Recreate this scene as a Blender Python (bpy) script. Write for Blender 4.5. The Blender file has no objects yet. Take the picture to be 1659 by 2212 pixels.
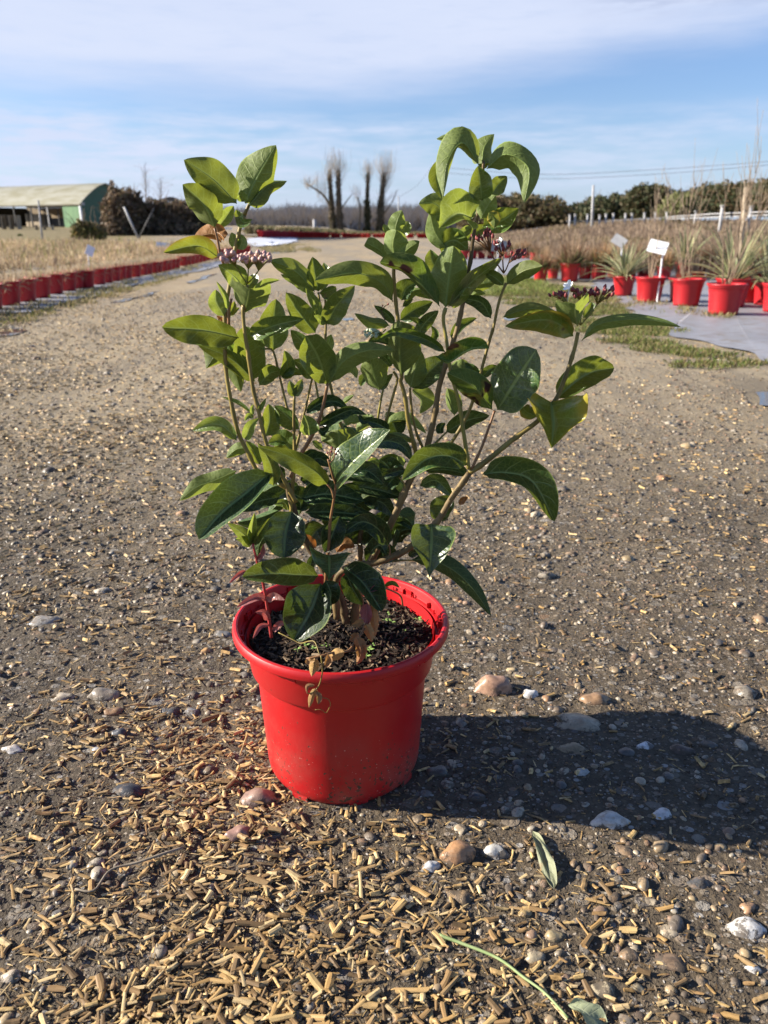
import bpy, math, random
import numpy as np
from mathutils import Vector, Matrix, noise, Euler
R = math.radians
random.seed(7); rng = np.random.default_rng(7)
scene = bpy.context.scene
COL = scene.collection

# ---------------------------------------------------------------- camera
PITCH = 20.13; F = 1662.0; CH = 0.693
cd = bpy.data.cameras.new('camera'); cam = bpy.data.objects.new('camera', cd); COL.objects.link(cam)
cam.location = (0, 0, CH); cam.rotation_euler = (R(90-PITCH), 0, 0)
cd.sensor_fit = 'VERTICAL'; cd.sensor_height = 36; cd.sensor_width = 27; cd.lens = 36*F/2212
cd.clip_start = 0.02; cd.clip_end = 3000
cd.dof.use_dof = True; cd.dof.focus_distance = 0.97; cd.dof.aperture_fstop = 8.0
scene.camera = cam

# ---------------------------------------------------------------- exposure
vs = scene.view_settings
vs.view_transform = 'Standard'; vs.look = 'None'; vs.gamma = 1.0; vs.use_curve_mapping = False
vs.exposure = 1.38

# ---------------------------------------------------------------- sun and sky
SUN_EL = 25.0
SHADOW = Vector((math.cos(R(-3.5)), math.sin(R(-3.5))))        # direction the shadows fall on the ground
sd = bpy.data.lights.new('sun', 'SUN'); sun = bpy.data.objects.new('sun', sd); COL.objects.link(sun)
sd.energy = 5.0; sd.angle = R(0.53); sd.color = (1.0, 0.92, 0.80)
dirv = Vector((SHADOW.x*math.cos(R(SUN_EL)), SHADOW.y*math.cos(R(SUN_EL)), -math.sin(R(SUN_EL))))
sun.rotation_euler = dirv.to_track_quat('-Z', 'Y').to_euler()
SUN_AZ = math.atan2(-SHADOW.x, -SHADOW.y)                   # clockwise from +Y

def node(nt, t, props=None, **ins):
    n = nt.nodes.new(t)
    for k, v in (props or {}).items(): setattr(n, k, v)
    for k, v in ins.items():
        k2 = int(k[1:]) if k[0] == '_' and k[1:].isdigit() else k.replace('_', ' ')
        s = n.inputs[k2]
        if isinstance(v, bpy.types.NodeSocket): nt.links.new(v, s)
        else: s.default_value = v
    return n
def M_(nt, op, a, b=0.0, c=0.0, clamp=False):
    n = nt.nodes.new('ShaderNodeMath'); n.operation = op; n.use_clamp = clamp
    for i, v in enumerate((a, b, c)):
        if isinstance(v, bpy.types.NodeSocket): nt.links.new(v, n.inputs[i])
        else: n.inputs[i].default_value = v
    return n.outputs[0]
def SS(nt, x, lo, hi, a=0.0, b=1.0):
    n = node(nt, 'ShaderNodeMapRange', {'interpolation_type': 'SMOOTHSTEP'}, _0=x, _1=lo, _2=hi, _3=a, _4=b)
    return n.outputs[0]
def MIX(nt, f, a, b, mode='MIX'):
    n = nt.nodes.new('ShaderNodeMix'); n.data_type = 'RGBA'; n.blend_type = mode
    for s, v in ((n.inputs[0], f), (n.inputs[6], a), (n.inputs[7], b)):
        if isinstance(v, bpy.types.NodeSocket): nt.links.new(v, s)
        elif isinstance(v, (int, float)): s.default_value = v
        else: s.default_value = (*v, 1) if len(v) == 3 else v
    return n.outputs[2]
def NOISE(nt, vec, scale, detail=3, rough=0.55, col=False):
    n = node(nt, 'ShaderNodeTexNoise', None, Vector=vec, Scale=scale, Detail=detail, Roughness=rough)
    return n.outputs[1 if col else 0]
def SCALE(nt, vec, s):
    n = nt.nodes.new('ShaderNodeVectorMath'); n.operation = 'MULTIPLY'; nt.links.new(vec, n.inputs[0]); n.inputs[1].default_value = s
    return n.outputs[0]
def RAMP(nt, f, stops):
    n = nt.nodes.new('ShaderNodeValToRGB'); cr = n.color_ramp
    while len(cr.elements) < len(stops): cr.elements.new(0.5)
    for e, (p, c) in zip(cr.elements, stops): e.position = p; e.color = (*c, 1)
    nt.links.new(f, n.inputs[0]); return n.outputs[0]

world = bpy.data.worlds.new('World'); scene.world = world; world.use_nodes = True
wt = world.node_tree; wt.nodes.clear()
sky = wt.nodes.new('ShaderNodeTexSky'); sky.sky_type = 'NISHITA'; sky.sun_disc = False
sky.sun_elevation = R(SUN_EL); sky.sun_rotation = SUN_AZ; sky.air_density = 1.0; sky.dust_density = 0.6; sky.ozone_density = 2.5
tc = wt.nodes.new('ShaderNodeTexCoord')
sep = node(wt, 'ShaderNodeSeparateXYZ', None, Vector=tc.outputs['Generated'])
az = M_(wt, 'ARCTAN2', sep.outputs[0], sep.outputs[1]); el = M_(wt, 'ARCSINE', sep.outputs[2])
azd = M_(wt, 'MULTIPLY', az, 57.2958); eld = M_(wt, 'MULTIPLY', el, 57.2958)
cv = node(wt, 'ShaderNodeCombineXYZ', None, X=azd, Y=eld, Z=0.0).outputs[0]
n1 = NOISE(wt, SCALE(wt, cv, (0.05, 0.24, 1)), 1.0, 5, 0.55)
n2 = NOISE(wt, SCALE(wt, cv, (0.10, 0.75, 1)), 1.0, 4, 0.55)
n3 = NOISE(wt, SCALE(wt, cv, (0.28, 1.7, 1)), 1.0, 4, 0.6)
# the high cloud sheet: its lower edge climbs towards the right and runs off overhead
edge = M_(wt, 'ADD', 8.1, M_(wt, 'MULTIPLY', M_(wt, 'MULTIPLY', M_(wt, 'MAXIMUM', M_(wt, 'SUBTRACT', azd, -2.0), 0.0), 1.0), 0.115))
d = M_(wt, 'SUBTRACT', eld, edge)
d = M_(wt, 'ADD', d, M_(wt, 'MULTIPLY', M_(wt, 'SUBTRACT', n2, 0.5), 2.6))
sheet = SS(wt, d, -1.6, 2.6)
sheet = M_(wt, 'MULTIPLY', sheet, SS(wt, n3, 0.1, 0.55, 0.80, 0.97))
# cloud bank ahead only; left out of the unseen sky to weaken the fill
sheet = M_(wt, 'MULTIPLY', sheet, M_(wt, 'MULTIPLY', SS(wt, eld, 24.0, 15.0), SS(wt, M_(wt, 'ABSOLUTE', azd), 75.0, 40.0)))
low = M_(wt, 'MULTIPLY', SS(wt, M_(wt, 'ADD', n2, SS(wt, azd, 2.0, -24.0, 0.0, 0.12)), 0.30, 0.66), SS(wt, azd, -26.0, 16.0, 1.0, 0.6))
low = M_(wt, 'MULTIPLY', M_(wt, 'MULTIPLY', low, SS(wt, eld, 8.2, 6.0)), SS(wt, M_(wt, 'ABSOLUTE', azd), 90.0, 45.0))
low = M_(wt, 'MULTIPLY', low, SS(wt, eld, 0.0, 2.5, 0.5, 1.0))
low = M_(wt, 'MULTIPLY', low, SS(wt, n3, .30, .62, .35, 1.0))
mask = M_(wt, 'MAXIMUM', sheet, low)
skyc = MIX(wt, 1.0, sky.outputs[0], (0.84, 0.91, 1.12), 'MULTIPLY')
# thin veil towards the horizon
skyc = MIX(wt, SS(wt, eld, 7.0, 0.5, 0.0, 0.5), skyc, (3.3, 4.3, 6.3))
ccol = MIX(wt, n1, (4.0, 4.6, 6.1), (5.1, 5.5, 6.6))
# greyer underside of the bank high on the right
grey = M_(wt, 'MULTIPLY', M_(wt, 'MULTIPLY', SS(wt, eld, 11.6, 13.2), SS(wt, azd, 10.0, 17.0)), SS(wt, n3, .38, .62))
ccol = MIX(wt, M_(wt, 'MULTIPLY', grey, .7), ccol, (3.0, 3.5, 4.9))
allc = MIX(wt, mask, skyc, ccol)
bg = node(wt, 'ShaderNodeBackground', None, Color=allc, Strength=0.060)
wo = wt.nodes.new('ShaderNodeOutputWorld'); wt.links.new(bg.outputs[0], wo.inputs[0])

# ---------------------------------------------------------------- helpers: pixels of the photo -> points at true distances
cp, sp_ = math.cos(R(PITCH)), math.sin(R(PITCH))
CAM = Vector((0, 0, CH))
def ray(u, v):
    a = (u-829.5)/F; b = (1106-v)/F
    return Vector((a, cp + b*sp_, -sp_ + b*cp))
def V(u, v, Y):
    r = ray(u, v); return CAM + r*(Y/r.y)
def ss(x, a, b):
    t = min(max((x-a)/(b-a), 0), 1); return t*t*(3-2*t)
def terrain(x, y):
    l = 0.9*min(max((y-15)/55, 0), 1.2)*ss(-x, 2, 9)
    r = .95*ss(y, 10, 62)*ss(x/max(y, 1), 0.10, 0.30)
    return l + r
def gz(x, y):
    z = terrain(x, y)
    if y < 9 and abs(x) < 6:
        k = 1-ss(y, 5, 9)
        z += k*(0.004*(noise.noise((x*5, y*5, 1.3))) + 0.0035*noise.noise((x*22, y*22, 4.1)) + 0.002*noise.noise((x*60, y*60, 7.7)))
        z -= k*0.0
    return z
def G(u, v):
    r = ray(u, v); t = 0.3
    for i in range(4000):
        p = CAM + r*t
        if p.z <= terrain(p.x, p.y): break
        t *= 1.004
    lo, hi = t/1.004, t
    for i in range(20):
        m = (lo+hi)/2; p = CAM + r*m
        if p.z <= terrain(p.x, p.y): hi = m
        else: lo = m
    return CAM + r*hi

ORG = {}
def tag(o, label=None, cat=None, group=None, kind=None):
    if label: o['label'] = label
    if cat: o['category'] = cat
    if group: o['group'] = group
    if kind: o['kind'] = kind
    return o
def empty(name, loc, label=None, cat=None, group=None, rz=0):
    o = bpy.data.objects.new(name, None); COL.objects.link(o); o.location = loc; o.rotation_euler.z = rz
    o.empty_display_size = 0.05
    ORG[o.name] = Vector(loc)
    return tag(o, label, cat, group)
def link(name, me, parent=None, loc=None):
    o = bpy.data.objects.new(name, me); COL.objects.link(o)
    if parent is not None: o.parent = parent
    if loc is not None: o.location = loc
    return o
class MB:
    """collects geometry; build() links it as ONE mesh object"""
    def __init__(s): s.v = []; s.f = []; s.uv = []; s.c = []; s.has_uv = False; s.has_c = False
    def add(s, vs, fs, uv=None, col=None):
        b = len(s.v); s.v += [tuple(p) for p in vs]; s.f += [tuple(i+b for i in f) for f in fs]
        s.uv += uv if uv else [(0, 0)]*len(vs); s.c += [col if col else (1, 1, 1)]*len(vs)
        if uv: s.has_uv = True
        if col: s.has_c = True
        return s
    def tube(s, pts, rad, n=6, cap=True, uvv=0.5, col=None):
        pts = [Vector(p) for p in pts]; m = len(pts)
        if not hasattr(rad, '__len__'): rad = [rad]*m
        elif len(rad) == 2 and m != 2: rad = [rad[0]+(rad[1]-rad[0])*i/(m-1) for i in range(m)]
        vs = []; up = None
        for i, p in enumerate(pts):
            t = (pts[min(i+1, m-1)]-pts[max(i-1, 0)])
            t = t.normalized() if t.length > 1e-9 else Vector((0, 0, 1))
            if up is None:
                up = Vector((0, 0, 1)) if abs(t.z) < .9 else Vector((1, 0, 0))
            x = (up - t*up.dot(t)); x = x.normalized() if x.length > 1e-6 else t.orthogonal().normalized()
            up = x; y = t.cross(x)
            for k in range(n):
                a = 2*math.pi*k/n; vs.append(p + (x*math.cos(a)+y*math.sin(a))*rad[i])
        fs = []
        for i in range(m-1):
            for k in range(n):
                k2 = (k+1) % n; fs.append((i*n+k, i*n+k2, (i+1)*n+k2, (i+1)*n+k))
        if cap: fs.append(tuple(range(n-1, -1, -1))); fs.append(tuple((m-1)*n+k for k in range(n)))
        return s.add(vs, fs, [(i/(m-1), uvv) for i in range(m) for k in range(n)], col)
    def box(s, c, size, rz=0, col=None, rot=None):
        c = Vector(c); h = Vector(size)/2
        m = rot if rot is not None else Matrix.Rotation(rz, 3, 'Z')
        vs = [c + m @ Vector((sx*h.x, sy*h.y, sz*h.z)) for sx in (-1, 1) for sy in (-1, 1) for sz in (-1, 1)]
        return s.add(vs, [(0, 1, 3, 2), (4, 6, 7, 5), (0, 4, 5, 1), (2, 3, 7, 6), (0, 2, 6, 4), (1, 5, 7, 3)], None, col)
    def lathe(s, prof, n=64, c=(0, 0, 0), jit=None):
        vs = []; c = Vector(c); m = len(prof)
        for (r, z) in prof:
            for k in range(n):
                a = 2*math.pi*k/n; vs.append(c + Vector((r*math.cos(a), r*math.sin(a), z)))
        fs = [(i*n+k, i*n+(k+1) % n, (i+1)*n+(k+1) % n, (i+1)*n+k) for i in range(m-1) for k in range(n)]
        return s.add(vs, fs)
    def mesh(s, name, mat, smooth=False):
        me = bpy.data.meshes.new(name); me.from_pydata(s.v, [], s.f)
        if s.has_uv:
            ul = me.uv_layers.new(name='UVMap'); vi = np.empty(len(me.loops), dtype=np.int32); me.loops.foreach_get('vertex_index', vi)
            ul.data.foreach_set('uv', np.array(s.uv, dtype=np.float32)[vi].ravel())
        if s.has_c:
            ca = me.color_attributes.new('tint', 'FLOAT_COLOR', 'POINT')
            ca.data.foreach_set('color', np.c_[np.array(s.c, dtype=np.float32), np.ones(len(s.c), dtype=np.float32)].ravel())
        if smooth: me.polygons.foreach_set('use_smooth', [True]*len(me.polygons))
        if mat: me.materials.append(mat)
        return me
    def build(s, name, mat, parent=None, smooth=False, loc=None):
        if parent is not None and loc is None and parent.name in ORG:
            o0 = ORG[parent.name]; s.v = [(p[0]-o0.x, p[1]-o0.y, p[2]-o0.z) for p in s.v]
        o = link(name, s.mesh(name, mat, smooth), parent, loc)
        if parent is not None and parent.name in ORG: ORG[o.name] = ORG[parent.name]
        return o
def bulk(name, verts, quads, mat, cols=None, parent=None, smooth=False, loc=None):
    """large meshes from numpy arrays; quads (N,k)"""
    me = bpy.data.meshes.new(name)
    verts = np.asarray(verts, dtype=np.float32); quads = np.asarray(quads, dtype=np.int32)
    k = quads.shape[1]
    me.vertices.add(len(verts)); me.vertices.foreach_set('co', verts.ravel())
    me.loops.add(quads.size); me.loops.foreach_set('vertex_index', quads.ravel())
    me.polygons.add(len(quads)); me.polygons.foreach_set('loop_start', np.arange(0, quads.size, k, dtype=np.int32))
    me.update(calc_edges=True); me.validate()
    if cols is not None:
        ca = me.color_attributes.new('tint', 'FLOAT_COLOR', 'POINT')
        ca.data.foreach_set('color', np.c_[cols, np.ones(len(cols))].astype(np.float32).ravel())
    if smooth: me.polygons.foreach_set('use_smooth', np.ones(len(quads), dtype=bool))
    if mat: me.materials.append(mat)
    o = link(name, me, parent, loc)
    return o
def blades(P, D, W, tipw=0.25, cols=None, bend=None):
    """tapered two-segment leaf blades: base P, along D, half width W -> verts, quads, cols"""
    n = len(P); mid = P + D*0.5 + (bend if bend is not None else 0)
    vs = np.stack([P-W*.6, P+W*.6, mid-W, mid+W, P+D-W*tipw, P+D+W*tipw], axis=1).reshape(-1, 3)
    b = np.arange(n)[:, None]*6
    q = np.concatenate([b+np.array([[0, 1, 3, 2]]), b+np.array([[2, 3, 5, 4]])])
    c = None if cols is None else np.repeat(cols, 6, axis=0)
    return vs, q, c
def randdir(n):
    v = rng.normal(size=(n, 3)); return v/np.linalg.norm(v, axis=1)[:, None]
def copy_tree(o, parent=None):
    c = o.copy(); COL.objects.link(c)
    if parent is not None: c.parent = parent
    for ch in list(o.children): copy_tree(ch, c)
    return c

# ---------------------------------------------------------------- materials
def mat(name):
    m = bpy.data.materials.new(name); m.use_nodes = True; nt = m.node_tree; nt.nodes.clear()
    out = nt.nodes.new('ShaderNodeOutputMaterial'); b = nt.nodes.new('ShaderNodeBsdfPrincipled'); nt.links.new(b.outputs[0], out.inputs[0])
    return m, nt, b, out
def setc(nt, sock, v):
    if isinstance(v, bpy.types.NodeSocket): nt.links.new(v, sock)
    elif isinstance(v, (int, float)): sock.default_value = v
    else: sock.default_value = (*v, 1)
def bump(nt, b, h, strength=0.3, dist=0.01):
    n = node(nt, 'ShaderNodeBump', None, Height=h, Strength=strength, Distance=dist); nt.links.new(n.outputs[0], b.inputs['Normal'])
def objco(nt): return nt.nodes.new('ShaderNodeTexCoord').outputs['Object']
def simple(name, c1, c2, scale=20, rough=0.7, bmp=0.2, stretch=(1, 1, 1), spec=0.3, metal=0.0, rnd=0.0):
    m, nt, b, o = mat(name); co = SCALE(nt, objco(nt), stretch)
    n = NOISE(nt, co, scale, 5, 0.6)
    c = MIX(nt, SS(nt, n, .3, .7), c1, c2)
    if rnd:
        oi = nt.nodes.new('ShaderNodeObjectInfo')
        hs = node(nt, 'ShaderNodeHueSaturation', None, Color=c, Value=M_(nt, 'ADD', 1-rnd, M_(nt, 'MULTIPLY', oi.outputs['Random'], 2*rnd)))
        c = hs.outputs[0]
    setc(nt, b.inputs['Base Color'], c); b.inputs['Roughness'].default_value = rough
    b.inputs['Specular IOR Level'].default_value = spec; b.inputs['Metallic'].default_value = metal
    if bmp: bump(nt, b, n, bmp, 0.3/scale)
    return m
def tinted(name, rough=0.7, scale=60, var=0.35, stretch=(1, 1, 1), trans=0.0, spec=0.25):
    m, nt, b, o = mat(name)
    at = nt.nodes.new('ShaderNodeVertexColor'); at.layer_name = 'tint'
    n = NOISE(nt, SCALE(nt, objco(nt), stretch), scale, 4, 0.6)
    c = MIX(nt, 1.0, at.outputs[0], RAMP(nt, n, [(.25, (1-var,)*3), (.75, (1+var*.5,)*3)]), 'MULTIPLY')
    setc(nt, b.inputs['Base Color'], c); b.inputs['Roughness'].default_value = rough; b.inputs['Specular IOR Level'].default_value = spec
    if trans:
        tr = node(nt, 'ShaderNodeBsdfTranslucent', None, Color=c)
        mx = node(nt, 'ShaderNodeMixShader', None, _0=trans, _1=b.outputs[0], _2=tr.outputs[0]); nt.links.new(mx.outputs[0], o.inputs[0])
    return m
def leafmat(name, top, under, vein, trans, tr_amt=0.33, spots=0.0, edge=None, spotcol=(.05, .02, .012), rough=0.27):
    m, nt, b, o = mat(name)
    uvn = nt.nodes.new('ShaderNodeUVMap'); sp = node(nt, 'ShaderNodeSeparateXYZ', None, Vector=uvn.outputs[0])
    t = sp.outputs[0]; y = M_(nt, 'ABSOLUTE', M_(nt, 'SUBTRACT', M_(nt, 'MULTIPLY', sp.outputs[1], 2.0), 1.0))
    geo = nt.nodes.new('ShaderNodeNewGeometry'); bf = geo.outputs['Backfacing']
    oi = nt.nodes.new('ShaderNodeObjectInfo'); rnd = oi.outputs['Random']
    co = objco(nt)
    nz = NOISE(nt, co, 45, 4, 0.6)
    # pinnate veins: arcs that leave the midrib and sweep forward
    ph = M_(nt, 'SUBTRACT', M_(nt, 'MULTIPLY', t, 6.5), M_(nt, 'MULTIPLY', M_(nt, 'POWER', y, 1.35), 1.25))
    ph = M_(nt, 'ADD', ph, M_(nt, 'MULTIPLY', M_(nt, 'SUBTRACT', NOISE(nt, co, 30, 2), 0.5), 0.55))
    fr = M_(nt, 'ABSOLUTE', M_(nt, 'SUBTRACT', M_(nt, 'FRACT', ph), 0.5))
    lat = M_(nt, 'MULTIPLY', SS(nt, fr, 0.08, 0.0), SS(nt, y, 0.95, 0.6))
    fine = node(nt, 'ShaderNodeTexVoronoi', {'feature': 'DISTANCE_TO_EDGE'}, Vector=co, Scale=170.0)
    fv = M_(nt, 'MULTIPLY', SS(nt, fine.outputs[0], 0.10, 0.0), 0.32)
    mid = SS(nt, y, 0.10, 0.03)
    vmask = M_(nt, 'MAXIMUM', M_(nt, 'MAXIMUM', M_(nt, 'MULTIPLY', lat, 0.55), mid), fv)
    hv = lambda c, k: tuple(x*k for x in c)
    ctop = MIX(nt, nz, hv(top, .72), hv(top, 1.3)); cund = MIX(nt, nz, hv(under, .85), hv(under, 1.15))
    ctop = MIX(nt, M_(nt, 'MULTIPLY', vmask, 0.70), ctop, vein); cund = MIX(nt, M_(nt, 'MULTIPLY', vmask, 0.75), cund, vein)
    c = MIX(nt, bf, ctop, cund)
    tcx = MIX(nt, M_(nt, 'MULTIPLY', vmask, 0.75), trans, hv(vein, 1.7))
    if edge:
        em = M_(nt, 'MULTIPLY', SS(nt, M_(nt, 'ADD', y, M_(nt, 'MULTIPLY', nz, 0.5)), 0.75, 1.25), 0.8)
        c = MIX(nt, em, c, edge); tcx = MIX(nt, em, tcx, edge)
    else:
        em = M_(nt, 'MULTIPLY', SS(nt, y, 0.92, 0.99), 0.7); c = MIX(nt, em, c, vein)
    if spots:
        sn = NOISE(nt, co, 38, 2, 0.4); sm = SS(nt, sn, 0.76-spots*.1, 0.80-spots*.1)
        halo = SS(nt, sn, 0.68-spots*.1, 0.76-spots*.1)
        c = MIX(nt, M_(nt, 'MULTIPLY', halo, .5), c, (.30, .16, .03)); c = MIX(nt, sm, c, spotcol); tcx = MIX(nt, sm, tcx, spotcol)
    hs = node(nt, 'ShaderNodeHueSaturation', None, Color=c, Hue=M_(nt, 'ADD', .488, M_(nt, 'MULTIPLY', rnd, .024)), Value=M_(nt, 'ADD', .8, M_(nt, 'MULTIPLY', rnd, .45)))
    setc(nt, b.inputs['Base Color'], hs.outputs[0])
    rg = M_(nt, 'ADD', rough, M_(nt, 'ADD', M_(nt, 'MULTIPLY', bf, 0.25), M_(nt, 'MULTIPLY', nz, 0.12)))
    setc(nt, b.inputs['Roughness'], rg)
    setc(nt, b.inputs['Specular IOR Level'], M_(nt, 'SUBTRACT', 0.55, M_(nt, 'MULTIPLY', bf, 0.33)))
    h = M_(nt, 'ADD', M_(nt, 'MULTIPLY', M_(nt, 'MAXIMUM', lat, mid), -0.6), M_(nt, 'ADD', M_(nt, 'MULTIPLY', nz, 0.7), M_(nt, 'MULTIPLY', fine.outputs[0], .8)))
    bump(nt, b, h, 0.5, 0.0016)
    tr = node(nt, 'ShaderNodeBsdfTranslucent', None, Color=tcx)
    mx = node(nt, 'ShaderNodeMixShader', None, _0=tr_amt, _1=b.outputs[0], _2=tr.outputs[0]); nt.links.new(mx.outputs[0], o.inputs[0])
    return m
MT = {}
VEIN = (.25, .31, .08)
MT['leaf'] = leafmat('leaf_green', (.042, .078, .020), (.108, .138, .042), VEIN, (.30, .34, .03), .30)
MT['leaf_old'] = leafmat('leaf_shade_green', (.011, .029, .012), (.045, .072, .024), (.17, .23, .07), (.13, .19, .015), .13, rough=.33)  # mature green, with the shade of the low inner leaves put into its colour
MT['leaf_spot'] = leafmat('leaf_spotted', (.026, .062, .014), (.068, .11, .030), VEIN, (.21, .30, .02), .30, spots=1.0)
MT['leaf_young'] = leafmat('leaf_young', (.075, .122, .028), (.135, .175, .055), (.30, .35, .11), (.33, .39, .05), .37)
MT['leaf_turn'] = leafmat('leaf_turning', (.055, .095, .018), (.10, .13, .03), VEIN, (.34, .36, .03), .36, spots=.3, edge=(.34, .25, .03))
MT['leaf_dead'] = leafmat('leaf_dead', (.22, .085, .022), (.24, .11, .04), (.30, .16, .06), (.38, .13, .02), .3)
MT['weed_red'] = leafmat('weed_red', (.30, .13, .12), (.36, .18, .17), (.36, .16, .15), (.38, .07, .05), .3, rough=.28)
MT['weed_dry'] = leafmat('weed_dry', (.33, .18, .07), (.36, .21, .09), (.32, .19, .08), (.36, .17, .04), .3, rough=.6)
MT['stem'] = simple('stem_olive', (.16, .115, .03), (.27, .205, .05), 90, .5, .3, (1, 1, .2), .35)
MT['stem_green'] = simple('stem_green', (.20, .175, .035), (.27, .22, .05), 90, .45, .2, (1, 1, .2), .35)
MT['stem_red'] = simple('stem_red', (.19, .085, .038), (.25, .135, .055), 90, .45, .2, (1, 1, .2), .35)
MT['stem_crimson'] = simple('stem_crimson', (.34, .03, .03), (.42, .06, .05), 90, .4, .1, (1, 1, .2), .4)
MT['bark'] = simple('bark', (.07, .048, .026), (.17, .12, .06), 160, .75, .6, (1, 1, .35), .2)
def redplastic():
    m, nt, b, o = mat('red_plastic'); co = objco(nt)
    base = MIX(nt, NOISE(nt, co, 6, 3), (.39, .008, .010), (.46, .010, .013))
    sp = node(nt, 'ShaderNodeSeparateXYZ', None, Vector=co)
    # dried mud splashes and scuffs: heavier low down, where rain throws soil up
    sn = NOISE(nt, co, 190, 2, .5); big = NOISE(nt, co, 16, 4, .6)
    lowz = SS(nt, sp.outputs[2], 0.15, 0.0, 0.0, 1.0)
    th = M_(nt, 'SUBTRACT', .83, M_(nt, 'ADD', M_(nt, 'MULTIPLY', lowz, .14), M_(nt, 'MULTIPLY', big, .18)))
    dirt = SS(nt, M_(nt, 'SUBTRACT', sn, th), 0.0, 0.03)
    sn2 = NOISE(nt, co, 330, 1, .5); pale = M_(nt, 'MULTIPLY', SS(nt, M_(nt, 'SUBTRACT', sn2, M_(nt, 'SUBTRACT', .84, M_(nt, 'ADD', M_(nt, 'MULTIPLY', lowz, .08), M_(nt, 'MULTIPLY', big, .12)))), 0, .03), .7)
    film = M_(nt, 'MULTIPLY', M_(nt, 'MULTIPLY', SS(nt, big, .38, .72), M_(nt, 'ADD', lowz, .12)), .45)
    c = MIX(nt, film, base, (.24, .11, .08)); c = MIX(nt, dirt, c, (.07, .045, .03)); c = MIX(nt, pale, c, (.55, .30, .25))
    setc(nt, b.inputs['Base Color'], c)
    setc(nt, b.inputs['Roughness'], M_(nt, 'ADD', .34, M_(nt, 'MULTIPLY', big, .2)))
    b.inputs['Specular IOR Level'].default_value = .4
    b.inputs['Subsurface Weight'].default_value = .04; b.inputs['Subsurface Radius'].default_value = (.02, .002, .002); b.inputs['Subsurface Scale'].default_value = .3
    bump(nt, b, M_(nt, 'ADD', M_(nt, 'MULTIPLY', dirt, .6), NOISE(nt, co, 90, 3)), .12, .002)
    return m
MT['red'] = redplastic()
MT['soil'] = tinted('potting_soil', .85, 200, .5)
MT['straw'] = tinted('straw', .6, 150, .75)
def pebblemat():
    m, nt, b, o = mat('pebble'); at = nt.nodes.new('ShaderNodeVertexColor'); at.layer_name = 'tint'; geo = nt.nodes.new('ShaderNodeNewGeometry'); wp = geo.outputs['Position']
    n = NOISE(nt, wp, 110, 5, .65); c = MIX(nt, 1.0, at.outputs[0], RAMP(nt, n, [(.3, (.55,)*3), (.7, (1.15,)*3)]), 'MULTIPLY')
    st = NOISE(nt, SCALE(nt, wp, (60, 140, 220)), 1, 3); c = MIX(nt, M_(nt, 'MULTIPLY', SS(nt, st, .52, .66), .45), c, (.30, .20, .12))
    mudm = SS(nt, M_(nt, 'SUBTRACT', NOISE(nt, wp, 75, 5, .7), M_(nt, 'MULTIPLY', M_(nt, 'SUBTRACT', node(nt, 'ShaderNodeSeparateXYZ', None, Vector=wp).outputs[2], .006), 14.0)), .52, .62)
    c = MIX(nt, M_(nt, 'MULTIPLY', mudm, .85), c, (.075, .058, .042))
    setc(nt, b.inputs['Base Color'], c); setc(nt, b.inputs['Roughness'], M_(nt, 'ADD', .38, M_(nt, 'MULTIPLY', mudm, .4))); b.inputs['Specular IOR Level'].default_value = .4
    bump(nt, b, M_(nt, 'ADD', n, mudm), .35, .002); return m
MT['pebble'] = pebblemat()
MT['debris'] = tinted('debris', .85, 200, .3)
MT['grass'] = tinted('grass', .6, 10, .2, trans=.35)
MT['twigs'] = tinted('twigs', .85, 4, .25)
MT['foliage'] = tinted('foliage', .65, 3, .35, trans=.2)
MT['white_paint'] = simple('white_paint', (.74, .75, .77), (.80, .81, .82), 8, .45, .03)
MT['grey_post'] = simple('grey_post', (.24, .24, .25), (.33, .33, .33), 6, .6, .1)
MT['pale_post'] = simple('pale_post', (.30, .30, .31), (.40, .39, .38), 6, .6, .1)
MT['wood'] = simple('weathered_wood', (.28, .22, .15), (.40, .33, .24), 12, .8, .2, (1, 1, .1))
MT['dark'] = simple('dark_steel', (.03, .03, .032), (.06, .06, .06), 5, .6, .1)

# ---------------------------------------------------------------- ground
def axis(dense, step, lo, hi, g):
    a = list(np.arange(dense[0], dense[1]+1e-6, step)); s = step; x = a[-1]
    while x < hi: s *= g; x += s; a.append(x)
    s = step; x = a[0]; pre = []
    while x > lo: s *= g; x -= s; pre.append(x)
    return np.array(pre[::-1]+a)
gx = axis((-.9, .9), .012, -900, 900, 1.09); gy = axis((.35, 1.9), .011, -60, 1500, 1.075)
gv = [(x, y, gz(x, y)) for y in gy for x in gx]
nx, ny = len(gx), len(gy)
ii = (np.arange(ny-1)[:, None]*nx + np.arange(nx-1)[None, :]).ravel()
m, nt, b, o = mat('ground'); co = objco(nt)
sp = node(nt, 'ShaderNodeSeparateXYZ', None, Vector=co)
flat = node(nt, 'ShaderNodeCombineXYZ', None, X=sp.outputs[0], Y=sp.outputs[1], Z=0.0).outputs[0]
X, Y = sp.outputs[0], sp.outputs[1]
nA = NOISE(nt, flat, 1.6, 5, .6); nB = NOISE(nt, flat, 14, 5, .65); nC = NOISE(nt, flat, 90, 4, .7); nD = NOISE(nt, flat, .35, 4, .55)
mud = MIX(nt, nB, (.062, .046, .029), (.150, .115, .073)); mud = MIX(nt, SS(nt, nC, .35, .7), MIX(nt, .5, mud, (.035, .028, .021)), mud)
near = SS(nt, Y, .9, 4.5)                                   # dries and pales away from the wet, mulch-littered patch in front
mud = MIX(nt, near, mud, MIX(nt, nB, (.235, .188, .118), (.375, .305, .198)))
mud = MIX(nt, M_(nt, 'MULTIPLY', SS(nt, nA, .52, .68), .55), mud, MIX(nt, .6, mud, (.04, .034, .028)))
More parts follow.
